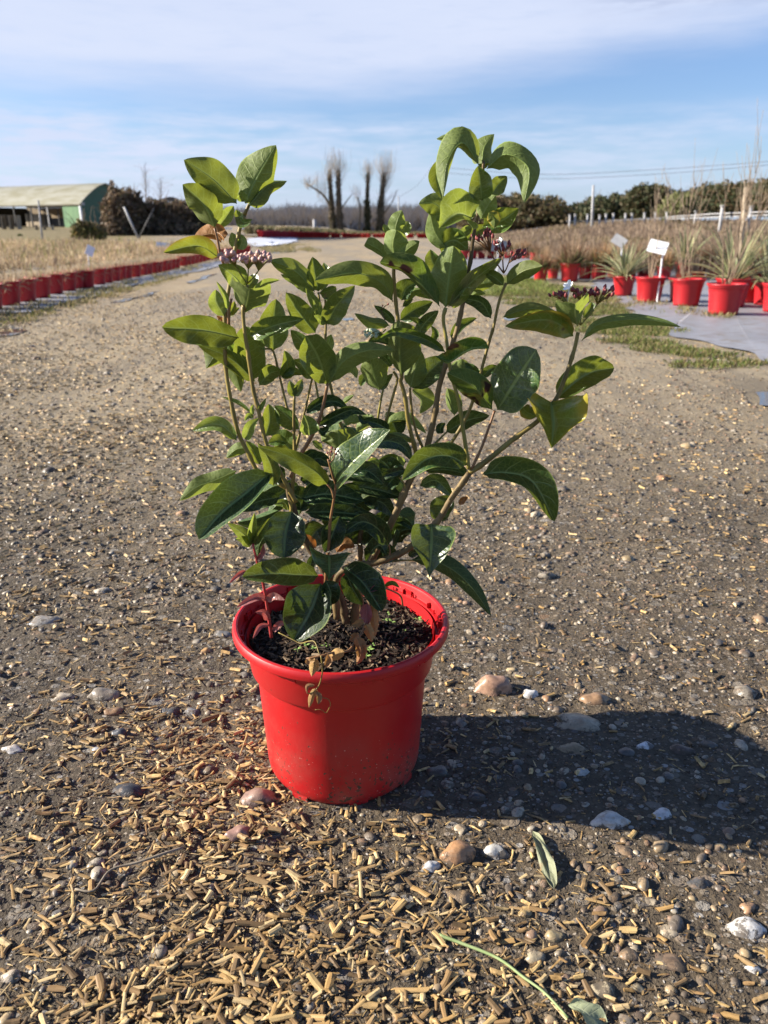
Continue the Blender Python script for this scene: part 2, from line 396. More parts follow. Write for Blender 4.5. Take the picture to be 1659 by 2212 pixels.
c = mud; hgt = M_(nt, 'ADD', M_(nt, 'MULTIPLY', nC, .5), nB)
STONE = [(0, (.07, .065, .06)), (.18, (.20, .15, .10)), (.35, (.30, .27, .22)), (.5, (.26, .14, .07)), (.62, (.42, .37, .30)), (.78, (.13, .12, .115)), (.9, (.52, .50, .46)), (1, (.36, .26, .15))]
for scl, dens, k in ((34, .38, .5), (85, .55, .7), (190, .5, .7)):
    vo = node(nt, 'ShaderNodeTexVoronoi', {'feature': 'F1'}, Vector=SCALE(nt, flat, (1, 1.25, 1)), Scale=float(scl), Randomness=1.0)
    cs = node(nt, 'ShaderNodeSeparateColor', None, Color=vo.outputs['Color'])
    r = M_(nt, 'ADD', .22, M_(nt, 'MULTIPLY', cs.outputs[1], .26))
    inside = M_(nt, 'MULTIPLY', SS(nt, M_(nt, 'SUBTRACT', vo.outputs['Distance'], r), .03, -.03), M_(nt, 'GREATER_THAN', cs.outputs[2], 1-dens))
    inside = M_(nt, 'MULTIPLY', inside, k)
    c = MIX(nt, inside, c, MIX(nt, .25, RAMP(nt, cs.outputs[0], STONE), mud))
    hgt = M_(nt, 'ADD', hgt, M_(nt, 'MULTIPLY', inside, 1.2*30/scl))
# chopped straw trodden into the track, thickest along its left side and its middle
sx = NOISE(nt, SCALE(nt, flat, (60, 110, 1)), 1, 3, .6); sy = NOISE(nt, SCALE(nt, flat, (140, 60, 1)), 1, 3, .6)
sm = SS(nt, M_(nt, 'MAXIMUM', sx, sy), .54, .64)
zone = M_(nt, 'ADD', M_(nt, 'MULTIPLY', SS(nt, M_(nt, 'ADD', M_(nt, 'DIVIDE', X, M_(nt, 'MAXIMUM', Y, .5)), M_(nt, 'MULTIPLY', nA, .3)), .42, -.22), .75), M_(nt, 'MULTIPLY', SS(nt, nD, .45, .62), .5))
zone = M_(nt, 'MULTIPLY', zone, SS(nt, Y, 1.2, 3.5))
c = MIX(nt, M_(nt, 'MULTIPLY', M_(nt, 'MULTIPLY', sm, zone), .85, clamp=True), c, MIX(nt, nC, (.26, .18, .085), (.52, .40, .21)))
far = M_(nt, 'MULTIPLY', SS(nt, Y, 5.0, 16.0), SS(nt, M_(nt, 'ADD', nD, M_(nt, 'MULTIPLY', zone, .35)), .35, .75))
damp = M_(nt, 'MULTIPLY', SS(nt, NOISE(nt, SCALE(nt, flat, (1.1, .45, 1)), 1.0, 5, .62), .50, .66), SS(nt, Y, 14.0, 3.0))
c = MIX(nt, M_(nt, 'MULTIPLY', damp, .55), c, MIX(nt, .72, c, (.030, .024, .018)))
# long pale and dark streaks of wear and swept straw running along the track
trk = NOISE(nt, SCALE(nt, flat, (2.6, .42, 1)), 1.0, 6, .68); trk2 = NOISE(nt, SCALE(nt, flat, (9, 2.4, 1)), 1.0, 5, .7)
midz = M_(nt, 'MULTIPLY', SS(nt, Y, 1.6, 4.0), .9)
c = MIX(nt, M_(nt, 'MULTIPLY', M_(nt, 'MULTIPLY', SS(nt, trk2, .52, .66), midz), .7), c, MIX(nt, nC, (.30, .215, .12), (.46, .35, .21)))
c = MIX(nt, M_(nt, 'MULTIPLY', M_(nt, 'MULTIPLY', SS(nt, trk, .56, .40), midz), .55), c, MIX(nt, .55, c, (.07, .06, .05)))
c = MIX(nt, M_(nt, 'MULTIPLY', M_(nt, 'MULTIPLY', SS(nt, trk2, .46, .34), midz), .6), c, (.085, .072, .06))
c = MIX(nt, M_(nt, 'MULTIPLY', far, .55), c, MIX(nt, nA, (.31, .225, .125), (.45, .34, .20)))
c = MIX(nt, M_(nt, 'MULTIPLY', M_(nt, 'MULTIPLY', SS(nt, NOISE(nt, SCALE(nt, flat, (.7, .16, 1)), 1, 5, .6), .54, .44), SS(nt, Y, 4.0, 9.0)), .7), c, MIX(nt, nB, (.18, .155, .12), (.27, .232, .175)))
# rough verges away from the track
verge = M_(nt, 'MAXIMUM', SS(nt, M_(nt, 'SUBTRACT', M_(nt, 'ADD', X, M_(nt, 'MULTIPLY', nA, 2.0)), M_(nt, 'MULTIPLY', Y, .32)), 2.2, 4.5), SS(nt, M_(nt, 'ADD', M_(nt, 'ADD', X, M_(nt, 'MULTIPLY', Y, .16)), M_(nt, 'MULTIPLY', nA, 2.0)), -2.5, -5.5))
verge = M_(nt, 'MULTIPLY', verge, SS(nt, Y, 9.0, 22.0))
c = MIX(nt, verge, c, MIX(nt, nA, (.13, .12, .045), (.24, .17, .085)))
setc(nt, b.inputs['Base Color'], c)
setc(nt, b.inputs['Roughness'], M_(nt, 'ADD', .55, M_(nt, 'MULTIPLY', nA, .5), 0, True)); b.inputs['Specular IOR Level'].default_value = .3
bump(nt, b, hgt, .8, .011)
g = bulk('ground', gv, np.stack([ii, ii+1, ii+nx+1, ii+nx], 1), m, None, None, True); tag(g, kind='structure')

# ---------------------------------------------------------------- flat sheets on the ground (fabric, puddles): own meshes a few mm up
def sheet(name, pts, mt, lift, kind='structure', sub=6, jag=.0):
    """polygon through photo ground points, ragged edge, filled with a triangle fan of rings"""
    P = [G(u, v) for u, v in pts]; E = []
    n = len(P)
    for i in range(n):
        a, b_ = P[i], P[(i+1) % n]; L = (b_-a).length; k = max(2, sub)
        for j in range(k):
            p = a.lerp(b_, j/k); q = jag*noise.noise((p.x*2.3, p.y*2.3, 3))
            E.append(Vector((p.x+q, p.y+q*.6, 0)))
    c0 = sum(E, Vector())/len(E); vs = []; rings = 10; mN = len(E)
    for r in range(rings+1):
        for e in E:
            p = c0.lerp(e, max(r, .001)/rings); vs.append((p.x, p.y, terrain(p.x, p.y)+lift+.004*noise.noise((p.x*3, p.y*3, 9))))
    fs = [(r*mN+i, r*mN+(i+1) % mN, (r+1)*mN+(i+1) % mN, (r+1)*mN+i) for r in range(rings) for i in range(mN)]
    M = MB(); M.add(vs, fs); o = M.build(name, mt, None, True); tag(o, kind=kind); return o
m, nt, b, o = mat('ground_fabric'); co = objco(nt)
n1_ = NOISE(nt, co, 1.6, 5, .6); n2_ = NOISE(nt, SCALE(nt, co, (1, 5, 1)), 7, 4, .6)
c = MIX(nt, n1_, (.15, .155, .18), (.36, .365, .39)); c = MIX(nt, M_(nt, 'MULTIPLY', SS(nt, n2_, .48, .62), .75), c, (.16, .135, .105)); n3_ = NOISE(nt, co, 3.2, 6, .7); c = MIX(nt, M_(nt, 'MULTIPLY', SS(nt, n3_, .56, .66), .8), c, (.17, .135, .09))
setc(nt, b.inputs['Base Color'], c); b.inputs['Roughness'].default_value = .55; bump(nt, b, n2_, .25, .02); MT['fabric'] = m
m, nt, b, o = mat('puddle_water'); co = objco(nt)
b.inputs['Base Color'].default_value = (.10, .09, .075, 1); b.inputs['Roughness'].default_value = .06; b.inputs['Specular IOR Level'].default_value = .7
bump(nt, b, NOISE(nt, co, 25, 2), .04, .004); MT['water'] = m
sheet('ground_fabric', [(1290, 622), (1345, 668), (1445, 712), (1560, 764), (1700, 790), (1950, 780), (1950, 560), (1500, 560), (1300, 580)], MT['fabric'], .012, jag=.30, sub=16)
sheet('ground_fabric', [(980, 556), (1120, 556), (1290, 580), (1330, 610), (1240, 606), (1170, 606), (1075, 592), (985, 592)], MT['fabric'], .012, jag=.15)
sheet('ground_fabric', [(-160, 672), (60, 655), (250, 611), (430, 573), (560, 545), (575, 548), (470, 577), (300, 617), (60, 676), (-160, 700)], MT['fabric'], .012, jag=.12, sub=12)
sheet('white_ground_sheet', [(530, 517), (560, 514), (640, 514), (640, 522), (605, 531), (560, 534), (532, 531)], simple('pale_sheet', (.55, .56, .60), (.68, .69, .72), 3, .5, .05), .03, jag=.3)
for pts in ([(405, 611), (455, 594), (470, 591), (440, 604), (412, 613)], [(235, 655), (290, 642), (345, 628), (330, 636), (262, 654)], [(575, 544), (600, 540), (640, 541), (640, 545), (590, 548)], [(-90, 735), (-20, 712), (48, 709), (66, 715), (20, 726)], [(1000, 583), (1060, 580), (1064, 586), (1010, 590)], [(740, 690), (762, 688), (766, 692), (745, 694)],
            [(1085, 690), (1100, 687), (1122, 689), (1102, 694)], [(1625, 850), (1700, 846), (1700, 885), (1640, 878)], [(1050, 618), (1100, 612), (1120, 618), (1066, 626)]):
    sheet('puddle', pts, MT['water'], .006, jag=.08)

# ---------------------------------------------------------------- the litter on the track: chopped straw, pebbles, crumbs
POT = Vector((V(737, 1336, .893).x, .893, 0)); POT.z = 0.002
def in_pot(x, y, r=.106): return (x-POT.x)**2 + (y-POT.y)**2 < r*r
def straw_density(x, y):
    d = .15 + .10*ss(x, .0, -.3) + 1.5*math.exp(-((x+.21)/.18)**2-((y-.63)/.20)**2) + .45*math.exp(-((x+.10)/.22)**2-((y-.49)/.10)**2)
    d += .75*math.exp(-((x+.26)/.20)**2-((y-1.0)/.22)**2) + .10*math.exp(-((x-.15)/.3)**2-((y-.52)/.10)**2)
    d *= .42+1.15*max(0, noise.noise((x*4.1, y*4.1, 5)) + .42)
    if -.02 < x-POT.x and .72 < y < 1.05 and x > .02: d *= .9
    return min(d*(1-.55*ss(y, 1.1, 2.5)*(x > 0)), 1.6)
STRAWC = np.array([(.50, .325, .135), (.39, .24, .09), (.60, .44, .22), (.27, .165, .07), (.18, .115, .055), (.55, .38, .16), (.34, .225, .105)])
def straw_proto(kind, seed=0):
    v, f = straw_proto0(kind); g_ = random.Random(seed*17+kind); sl, sl2, bd = g_.uniform(-.16, .16), g_.uniform(-.16, .16), g_.uniform(-.5, .5)
    out = []
    for x, y, z in v:
        x2 = x + (sl if x > 0 else sl2)*y*2*abs(x)*(1+.5*math.sin(9*y+seed)) + .02*math.sin(23*y+17*z+seed)*abs(x)*2
        sq = 1+.14*math.sin(5*x+seed*2)
        out.append((x2, y*sq+bd*x*x*.8, z*(2-sq)*(.75+.25*math.cos(seed))))
    return out, f
def straw_proto0(kind):
    """a cut length of hollow stem: round, split half, or a flat shred"""
    v, f = [], []; n = 7
    if kind < 2:
        for i, x in enumerate((-.5, -.1, .1, .5)):
            for k in range(n):
                a = 2*math.pi*k/n; v.append((x + .015*math.cos(3*a+i), .5*math.cos(a), .5*math.sin(a)*(.75 if kind else .9)))
        for i in range(3):
            for k in range(n): f.append((i*n+k, i*n+(k+1) % n, (i+1)*n+(k+1) % n, (i+1)*n+k))
        b0 = len(v)
        for x, s in ((-.5, 0), (.5, 3)):                      # hollow ends
            for k in range(n):
                a = 2*math.pi*k/n; v.append((x*.90, .33*math.cos(a), .30*math.sin(a)))
        for k in range(n):
            k2 = (k+1) % n
            f.append((k, b0+k, b0+k2, k2)); f.append((3*n+k2, b0+n+k2, b0+n+k, 3*n+k))
        f.append(tuple(b0+k for k in range(n-1, -1, -1))); f.append(tuple(b0+n+k for k in range(n)))
    else:
        arc = (0.2, 2.9) if kind == 2 else (1.0, 2.1); m_ = 5
        for x in (-.5, .05, .5):
            for rr in (.5, .40):
                for k in range(m_):
                    a = arc[0]+(arc[1]-arc[0])*k/(m_-1); v.append((x+.03*math.sin(7*a), rr*math.cos(a), rr*math.sin(a)-(.1 if kind == 2 else .38)))
        for i in range(2):
            for k in range(m_-1):
                q = i*2*m_+k; f.append((q, q+1, q+2*m_+1, q+2*m_)); q += m_; f.append((q+1, q, q+2*m_, q+2*m_+1))
            for k in (0, m_-1):
                q = i*2*m_+k; f.append((q, q+2*m_, q+3*m_, q+m_) if k == 0 else (q, q+m_, q+3*m_, q+2*m_))
        for i in (0, 2):
            for k in range(m_-1):
                q = i*2*m_+k; f.append((q, q+m_, q+m_+1, q+1) if i == 0 else (q, q+1, q+m_+1, q+m_))
    return v, f
SP = [straw_proto(k % 4, k) for k in range(12)]
cand = []
random.seed(11)
while len(cand) < 8300:
    y = .40 + 2.6*random.random()**1.5; x = random.uniform(-.64, .64)*(y+.18)
    if random.random() > straw_density(x, y)*.72 or in_pot(x, y): continue
    L = random.lognormvariate(math.log(.0110), .40); L = min(L, .042)
    W = random.choice((.003, .004, .0055, .0064, .0070))*random.uniform(.8, 1.15); W = min(W, L*.5)
    if random.random() < .35: W *= .55
    cand.append((x, y, L, W, random.random()*math.pi if random.random() < .75 else random.gauss(.15, .5), random.choice((0, 1, 2, 2, 3, 3))+4*random.randrange(3), random.gauss(0, .13), STRAWC[random.randrange(7)]*random.uniform(.68, 1.25), random.random()*.004))
def straw_M(s):
    x, y, L, W, yaw, kd, pit, c, lift = s
    return Matrix.Translation((x, y, gz(x, y)+W*.34+lift*straw_density(x, y))) @ Matrix.Rotation(yaw, 4, 'Z') @ Matrix.Rotation(pit, 4, 'Y') @ Matrix.Diagonal((L, W, W, 1))
cand.sort(key=lambda s: -(s[2]*s[3])**.5/(s[1]+.25))
cand2 = [s for s in cand if abs(s[0]) < .49*(s[1]*.94+.24) and s[1] > .475]
vis = cand2[:300]; ids = set(id(s) for s in vis); rest = [s for s in cand if id(s) not in ids]
SME = {}
for k in range(12):
    for ci in range(7):
        M = MB(); M.add(SP[k][0], SP[k][1], None, tuple(STRAWC[ci])); SME[k, ci] = M.mesh('straw_piece', MT['straw'], False)
for s in vis:
    ci = int(np.argmin(((STRAWC-s[7])**2).sum(1)))
    o = link('straw_piece', SME[s[5], ci]); o.matrix_world = straw_M(s)
    tag(o, 'short chopped piece of golden straw lying loose on the muddy gravel', 'straw', 'chopped straw pieces on the track')
VV, FF, CC = [], [[], [], []], []
# far straw bits as single quads, near ones as full pieces; all one litter layer
tri = {4: [], 7: []}; nb = 0
for s in rest:
    pv, pf = SP[s[5]]; Mx = straw_M(s)
    VV += [tuple(Mx @ Vector(p)) for p in pv]; CC += [tuple(s[7])]*len(pv)
    FF[0] += [tuple(i+nb for i in f) for f in pf]; nb += len(pv)
n = 60000
yy = 1.1 + 8.5*rng.random(n)**1.35; xx = rng.uniform(-.66, .66, n)*yy
keep = np.array([random.random() < ss(y, 1.0, 2.8)*(.12+.80*ss(-x/y, -.28, .22))*(.4+1.1*max(0, noise.noise((x*1.2, y*1.2, 2))+.4)) for x, y in zip(xx, yy)])
for x, y in zip(xx[keep], yy[keep]):
    L = random.uniform(.007, .019)*(1+.03*y); W = random.uniform(.0012, .0026)*(1+.10*y); a = random.random()*3.14; z = terrain(x, y)+.004
    dx, dy = math.cos(a)*L/2, math.sin(a)*L/2; wx, wy = -math.sin(a)*W, math.cos(a)*W; h = random.uniform(.001, .005); t = random.uniform(-.003, .003)
    VV += [(x-dx-wx, y-dy-wy, z), (x-dx+wx, y-dy+wy, z), (x+dx+wx, y+dy+wy, z+t), (x+dx-wx, y+dy-wy, z+t), (x-dx, y-dy, z+h), (x+dx, y+dy, z+h+t)]
    CC += [tuple(STRAWC[random.randrange(7)]*random.uniform(.75, 1.2))]*6
    FF[0] += [(nb, nb+3, nb+5, nb+4), (nb+1, nb+4, nb+5, nb+2)]; nb += 6
me = bpy.data.meshes.new('straw_litter'); me.from_pydata(VV, [], FF[0]); me.materials.append(MT['straw'])
ca = me.color_attributes.new('tint', 'FLOAT_COLOR', 'POINT'); ca.data.foreach_set('color', np.c_[np.array(CC, dtype=np.float32), np.ones(len(CC), dtype=np.float32)].ravel())
tag(link('straw_litter', me), 'fine litter of chopped straw trodden into the gravel track', 'straw litter', None, 'stuff')

# pebbles
import bmesh
def ico(sub):
    bm = bmesh.new(); bmesh.ops.create_icosphere(bm, subdivisions=sub, radius=1)
    v = np.array([p.co[:] for p in bm.verts]); f = np.array([[q.index for q in t.verts] for t in bm.faces]); bm.free(); return v, f
I1, I2, I3 = ico(1), ico(2), ico(3)
PEBC = np.array([(.30, .22, .13), (.22, .15, .09), (.40, .33, .23), (.11, .10, .09), (.33, .19, .10), (.38, .33, .25), (.20, .175, .14), (.36, .27, .15), (.26, .17, .11), (.16, .13, .10)])
def pebble_mesh(v, seed, amp=.28, fr=1.1):
    out = np.empty_like(v)
    for i, p in enumerate(v):
        q = 1 + amp*noise.noise((p[0]*fr+seed*7.3, p[1]*fr+seed*3.1, p[2]*fr+seed)) + amp*.25*noise.noise((p[0]*3+seed, p[1]*3, p[2]*3))
        out[i] = p*q
    return out
PV2 = [pebble_mesh(I2[0], k+1) for k in range(8)]; PV1 = [pebble_mesh(I1[0], k+31) for k in range(8)]; PV3 = [pebble_mesh(I3[0], k+61) for k in range(6)]
big = [  # u, v, width px, height px, colour, label, rise above ground (1 = sits proud)
 (556, 1718, 76, 56, (.26, .17, .13), 'speckled reddish brown round pebble touching the left foot of the red pot', .75),
 (515, 1797, 54, 48, (.30, .18, .14), 'small round pinkish brown pebble standing proud in the straw below left of the pot', 1),
 (988, 1835, 76, 60, (.36, .20, .10), 'glossy orange brown egg shaped pebble in front of the pot', 1),
 (1070, 1833, 62, 44, (.50, .48, .43), 'pale whitish oval stone right beside the orange brown pebble', .6),
 (1065, 1475, 84, 70, (.40, .24, .16), 'salmon brown knobbly stone to the right of the pot', 1),
 (1146, 1498, 42, 32, (.55, .54, .52), 'white and grey mottled stone just right of the salmon brown stone', .7),
 (1248, 1555, 108, 46, (.36, .30, .21), 'long beige stone at the upper edge of the pot shadow', .55),
 (1285, 1503, 60, 62, (.26, .16, .09), 'lumpy brown stone above the long beige stone', .6),
 (1612, 1994, 82, 44, (.62, .60, .56), 'smooth white oval stone at the right edge of the foreground', .65),
 (1318, 1770, 80, 44, (.56, .52, .46), 'creamy white angular stone on the lower edge of the pot shadow', .7),
 (225, 1490, 90, 54, (.24, .205, .16), 'large grey brown embedded stone at the left with a dark wet side', .55),
 (98, 1337, 80, 28, (.27, .25, .22), 'flat long grey stone far left of the pot', .6),
 (274, 1700, 74, 46, (.045, .047, .052), 'black split flint at the left among the straw', .7),
 (446, 1653, 54, 36, (.20, .18, .12), 'olive grey oval pebble left of the pot body', .5),
 (25, 2103, 44, 44, (.48, .40, .30), 'pale knobbly stone at the lower left edge of the ground', .9),
 (427, 2093, 44, 40, (.40, .28, .12), 'embedded ochre stone under the straw in the lower left', .3),
 (1196, 2012, 62, 46, (.34, .27, .15), 'embedded tan stone at the lower right, upper of two', .4),
 (1158, 2060, 58, 44, (.36, .30, .20), 'embedded tan stone at the lower right, lower of two', .4),
 (1448, 2066, 92, 60, (.13, .09, .06), 'flat dark brown embedded stone at the lower right', .22),
 (994, 1927, 62, 42, (.28, .19, .10), 'brown embedded stone below the orange brown pebble', .4),
 (1508, 1902, 48, 48, (.07, .07, .072), 'dark slate coloured stone at the right', .5),
 (1378, 2118, 36, 66, (.30, .25, .16), 'long tan grey stone standing end on at the lower right', .5),
 (931, 1864, 46, 36, (.50, .50, .50), 'grey and white chipped flint in front of the pot', .7),
 (861, 2194, 42, 34, (.42, .25, .10), 'orange round pebble at the bottom edge of the picture', .6),
 (1251, 2168, 56, 34, (.40, .22, .08), 'orange stone beside the lower dropped leaf', .5),
 (1302, 2128, 60, 42, (.46, .38, .24), 'cream crusty stone above the lower dropped leaf', .5),
 (1460, 2190, 38, 48, (.36, .21, .10), 'brown orange pebble at the bottom edge right of the leaf', .6),
 (1629, 2088, 34, 28, (.50, .48, .45), 'pale grey pebble at the lower right edge', .6),
 (1133, 1970, 40, 34, (.38, .27, .12), 'ochre pebble right of the fallen withered leaf', .5),
 (1617, 1955, 52, 30, (.34, .20, .11), 'brown oval stone above the smooth white stone', .4),
 (413, 1528, 42, 30, (.25, .25, .25), 'grey pebble left of the pot rim', .6),
 (367, 1529, 42, 26, (.07, .075, .08), 'dark pebble left of the grey one beside the pot', .6),
 (258, 1581, 36, 24, (.06, .065, .075), 'dark blue grey pebble left among straw above the black flint', .7),
 (28, 1619, 42, 20, (.58, .54, .49), 'white elongated pebble at the left edge', .7),
 (212, 1618, 44, 18, (.40, .40, .39), 'pale grey flat pebble above the black flint', .6),
 (139, 1502, 62, 26, (.40, .34, .25), 'beige long stone left of the grey brown embedded stone', .5),
 (480, 1366, 46, 26, (.19, .18, .165), 'grey rounded stone left of the pot rim near the red weed', .6),
 (245, 1532, 42, 24, (.28, .17, .09), 'rust brown pebble under the grey brown embedded stone', .5),
 (443, 1402, 30, 20, (.42, .25, .10), 'small orange pebble left of the pot rim', .6),
 (1238, 1615, 70, 30, (.26, .19, .11), 'brown flat stone inside the pot shadow', .4),
 (1470, 1610, 70, 36, (.11, .075, .06), 'dark reddish stone inside the pot shadow', .5),
 (1258, 1668, 36, 22, (.40, .40, .39), 'small pale grey stone in the middle of the pot shadow', .6),
 (1030, 1715, 46, 30, (.055, .057, .06), 'dark round pebble in the shadow right of the pot base', .6),
 (945, 1660, 50, 34, (.10, .09, .08), 'dark brown stone close to the right foot of the pot', .5),
 (1430, 1755, 44, 30, (.60, .58, .56), 'bright white pebble at the lower edge of the pot shadow', .6),
 (1395, 1610, 34, 20, (.62, .62, .63), 'white pebble inside the pot shadow at the right', .7),
]
taken = []
for k, (u, v, w, h, c, lab, rise) in enumerate(big):
    p = G(u, v+h*.2); dep = p.y*cp + (CH-p.z)*sp_; sx = w/F*dep/2
    ang = math.atan2(CH, p.y); hz = max(.004, min(sx*.75, h/F*dep/2*1.05)); sy = min(max(hz*.9, sx*.62), sx*1.15)
    zz = gz(p.x, p.y) + hz*(rise-.95)*.9
    M = MB(); vv = PV3[k % 6]; M.add((vv*(1+.10*np.sin(vv[:, [1, 2, 0]]*5+k)))*np.array([sx, sy, hz]), [tuple(t) for t in I3[1]], None, c)
    o = M.build('pebble', MT['pebble'], None, True, (p.x, p.y, zz)); o.rotation_euler.z = random.gauss(0, .25)
    tag(o, lab, 'pebble'); taken.append((p.x, p.y, sx))
peb = []
random.seed(5)
while len(peb) < 7600:
    y = .42 + 3.6*random.random()**1.5; x = random.uniform(-.64, .64)*(y+.15)
    if in_pot(x, y, .104): continue
    dn = .45 + .55*ss(x, -.3, .15) + .35*max(0, noise.noise((x*4, y*4, 1)))
    if random.random() > dn: continue
    s = min(random.lognormvariate(math.log(.0033), .46), .011)*(1+.10*y)
    if any((x-a)**2+(y-b_)**2 < (r+s)**2 for a, b_, r in taken): continue
    peb.append((x, y, s, s*random.uniform(.6, 1), s*random.uniform(.4, .75), random.random()*6.28, PEBC[random.choice((0, 1, 2, 2, 3, 4, 5, 5, 6, 7, 8, 9))]*random.uniform(.75, 1.2), random.uniform(-.45, .05)))
peb.sort(key=lambda s: -s[2]/(s[1]+.25))
pv2 = [s for s in peb if abs(s[0]) < .49*(s[1]*.94+.24) and s[1] > .475][:210]; ids = set(id(s) for s in pv2)
PME = []
for k in range(8):
    for ci in range(10):
        M = MB(); M.add(PV2[k], [tuple(t) for t in I2[1]], None, tuple(PEBC[ci])); PME.append(M.mesh('pebble', MT['pebble'], True))
def peb_M(s):
    x, y, a, b_, c_, yaw, col, em = s
    return Matrix.Translation((x, y, gz(x, y)+c_*em)) @ Matrix.Rotation(yaw, 4, 'Z') @ Matrix.Diagonal((a, b_, c_, 1))
for i, s in enumerate(pv2):
    ci = int(np.argmin(((PEBC-s[6])**2).sum(1))); o = link('pebble', PME[(i % 8)*10+ci]); o.matrix_world = peb_M(s)
    tag(o, 'small rounded pebble half sunk in the dark mud of the track', 'pebble', 'small pebbles sunk in the track')
VV, FQ, CC = [], [], []; nb = 0
for i, s in enumerate(peb):
    if id(s) in ids: continue
    bv, bf = (PV2[i % 8], I2[1]) if s[1] < 1.2 and s[2] > .004 else (PV1[i % 8], I1[1])
    Mx = np.array(peb_M(s)); VV.append(bv @ Mx[:3, :3].T + Mx[:3, 3]); FQ.append(bf+nb); CC.append(np.repeat(np.array(s[6])[None], len(bv), 0)); nb += len(bv)
tag(bulk('gravel', np.concatenate(VV), np.concatenate(FQ), MT['pebble'], np.concatenate(CC), None, True), 'small gravel stones set in the muddy track', 'gravel', None, 'stuff')
# hair-fine shreds and split fibres between the pieces
n = 9000
y = .44 + 1.7*rng.random(n)**1.4; x = rng.uniform(-.53, .53, n)*(y+.15); keep = np.array([random.random() < straw_density(a, b_)*.9 and not in_pot(a, b_) for a, b_ in zip(x, y)]); x, y = x[keep], y[keep]; n = len(x)
z = np.array([gz(a, b_) for a, b_ in zip(x, y)]); a_ = rng.random(n)*6.28; l_ = rng.uniform(.004, .016, n)
D = np.c_[np.cos(a_)*l_, np.sin(a_)*l_, rng.normal(.0006, .0012, n)]; W = np.c_[-np.sin(a_), np.cos(a_), np.zeros(n)]*rng.uniform(.0003, .0009, n)[:, None]
v_, q_, c_ = blades(np.c_[x, y, z+.0015], D, W, .6, STRAWC[rng.integers(0, 7, n)]*rng.uniform(.5, 1.1, n)[:, None], np.c_[np.zeros(n), np.zeros(n), np.abs(rng.normal(.0005, .0008, n))])
tag(bulk('straw_shreds', v_, q_, MT['straw'], c_), 'hair fine shreds of straw between the chopped pieces', 'straw shreds', None, 'stuff')
# coarser grit farther along the track
n = 54000
yy = .95 + 9*rng.random(n)**1.5; xx = rng.uniform(-.68, .68, n)*yy; keep = (xx < .30*yy+.6) & (rng.random(n) < np.clip((yy-.9)/1.2, 0, 1)) & (rng.random(n) < np.array([.45+.9*max(0, noise.noise((a*1.7, b_*1.7, 9))+.3) for a, b_ in zip(xx, yy)])); xx, yy = xx[keep], yy[keep]; n = len(xx)
s_ = rng.lognormal(math.log(.0040), .5, n)*(1+.10*yy); OC = np.array([(1, 0, 0), (.2, .9, 0), (-1, .1, 0), (-.1, -1, 0), (.1, .05, 1), (.45, .6, .62), (-.6, .5, .55), (-.5, -.55, .6), (.55, -.5, .6)])
OF = np.array([(0, 5, 8), (0, 1, 5), (1, 6, 5), (1, 2, 6), (2, 7, 6), (2, 3, 7), (3, 8, 7), (3, 0, 8), (5, 4, 8), (5, 6, 4), (6, 7, 4), (7, 8, 4)])
an = rng.random(n)*6.28; ca_, sa_ = np.cos(an), np.sin(an); sc = s_[:, None]*np.c_[np.ones(n), rng.uniform(.55, 1, n), rng.uniform(.35, .7, n)]
Vg = OC[None]*sc[:, None, :]; Vg = np.stack([Vg[..., 0]*ca_[:, None]-Vg[..., 1]*sa_[:, None], Vg[..., 0]*sa_[:, None]+Vg[..., 1]*ca_[:, None], Vg[..., 2]], -1)
zz_ = np.array([gz(a, b_) for a, b_ in zip(xx, yy)]); Vg += np.c_[xx, yy, zz_-s_*.12][:, None, :]
cg = PEBC[rng.integers(0, len(PEBC), n)]*rng.uniform(.6, 1.3, n)[:, None]
tag(bulk('coarse_grit', Vg.reshape(-1, 3), (OF[None]+np.arange(n)[:, None, None]*9).reshape(-1, 3), MT['pebble'], np.repeat(cg, 9, 0), None, True), 'coarse grit and small stones along the middle of the track', 'grit', None, 'stuff')
# crumbs of earth, husk and grit
n = 42000
y = .42 + 2.6*rng.random(n)**1.6; x = rng.uniform(-.53, .53, n)*(y+.15); keep = (x-POT.x)**2+(y-POT.y)**2 > .102**2; x, y = x[keep], y[keep]; n = len(x)
z = np.array([gz(a, b_) for a, b_ in zip(x, y)])
s = rng.uniform(.0006, .0026, n)*(1+.2*y); D = randdir(n)*(s*rng.uniform(1, 2.6, n))[:, None]; D[:, 2] = np.abs(D[:, 2])*.6; W = randdir(n)*s[:, None]*.5
pal = np.array([(.05, .04, .03), (.08, .062, .045), (.12, .09, .06), (.30, .20, .09), (.42, .30, .14), (.22, .15, .08), (.4, .37, .33)])
vs_, q_, c_ = blades(np.c_[x, y, z+.0006], D, W, .4, pal[rng.choice(7, n, p=(.26, .26, .18, .1, .08, .08, .04))])
tag(bulk('soil_crumbs', vs_, q_, MT['debris'], c_), 'crumbs of dark earth and husk scattered over the track', 'soil crumbs', None, 'stuff')

# ---------------------------------------------------------------- the potted shrub
root = empty('potted_shrub', POT, 'leafy evergreen shrub with pink flower buds growing in a large red plastic pot', 'potted plant')
H0 = .2185
M = MB()
M.lathe([(.0, .007), (.088, .007), (.0935, .0005), (.0965, .0), (.0995, .003), (.1025, .009), (.1042, .018), (.1115, .1475), (.1122, .1515), (.1140, .1540), (.1180, .1560), (.1192, .1580), (.1258, .203), (.1262, .2045)], 96)
M.lathe([(.1215, .2045), (.1205, .19), (.1145, .156), (.1105, .15), (.106, .10)], 96)
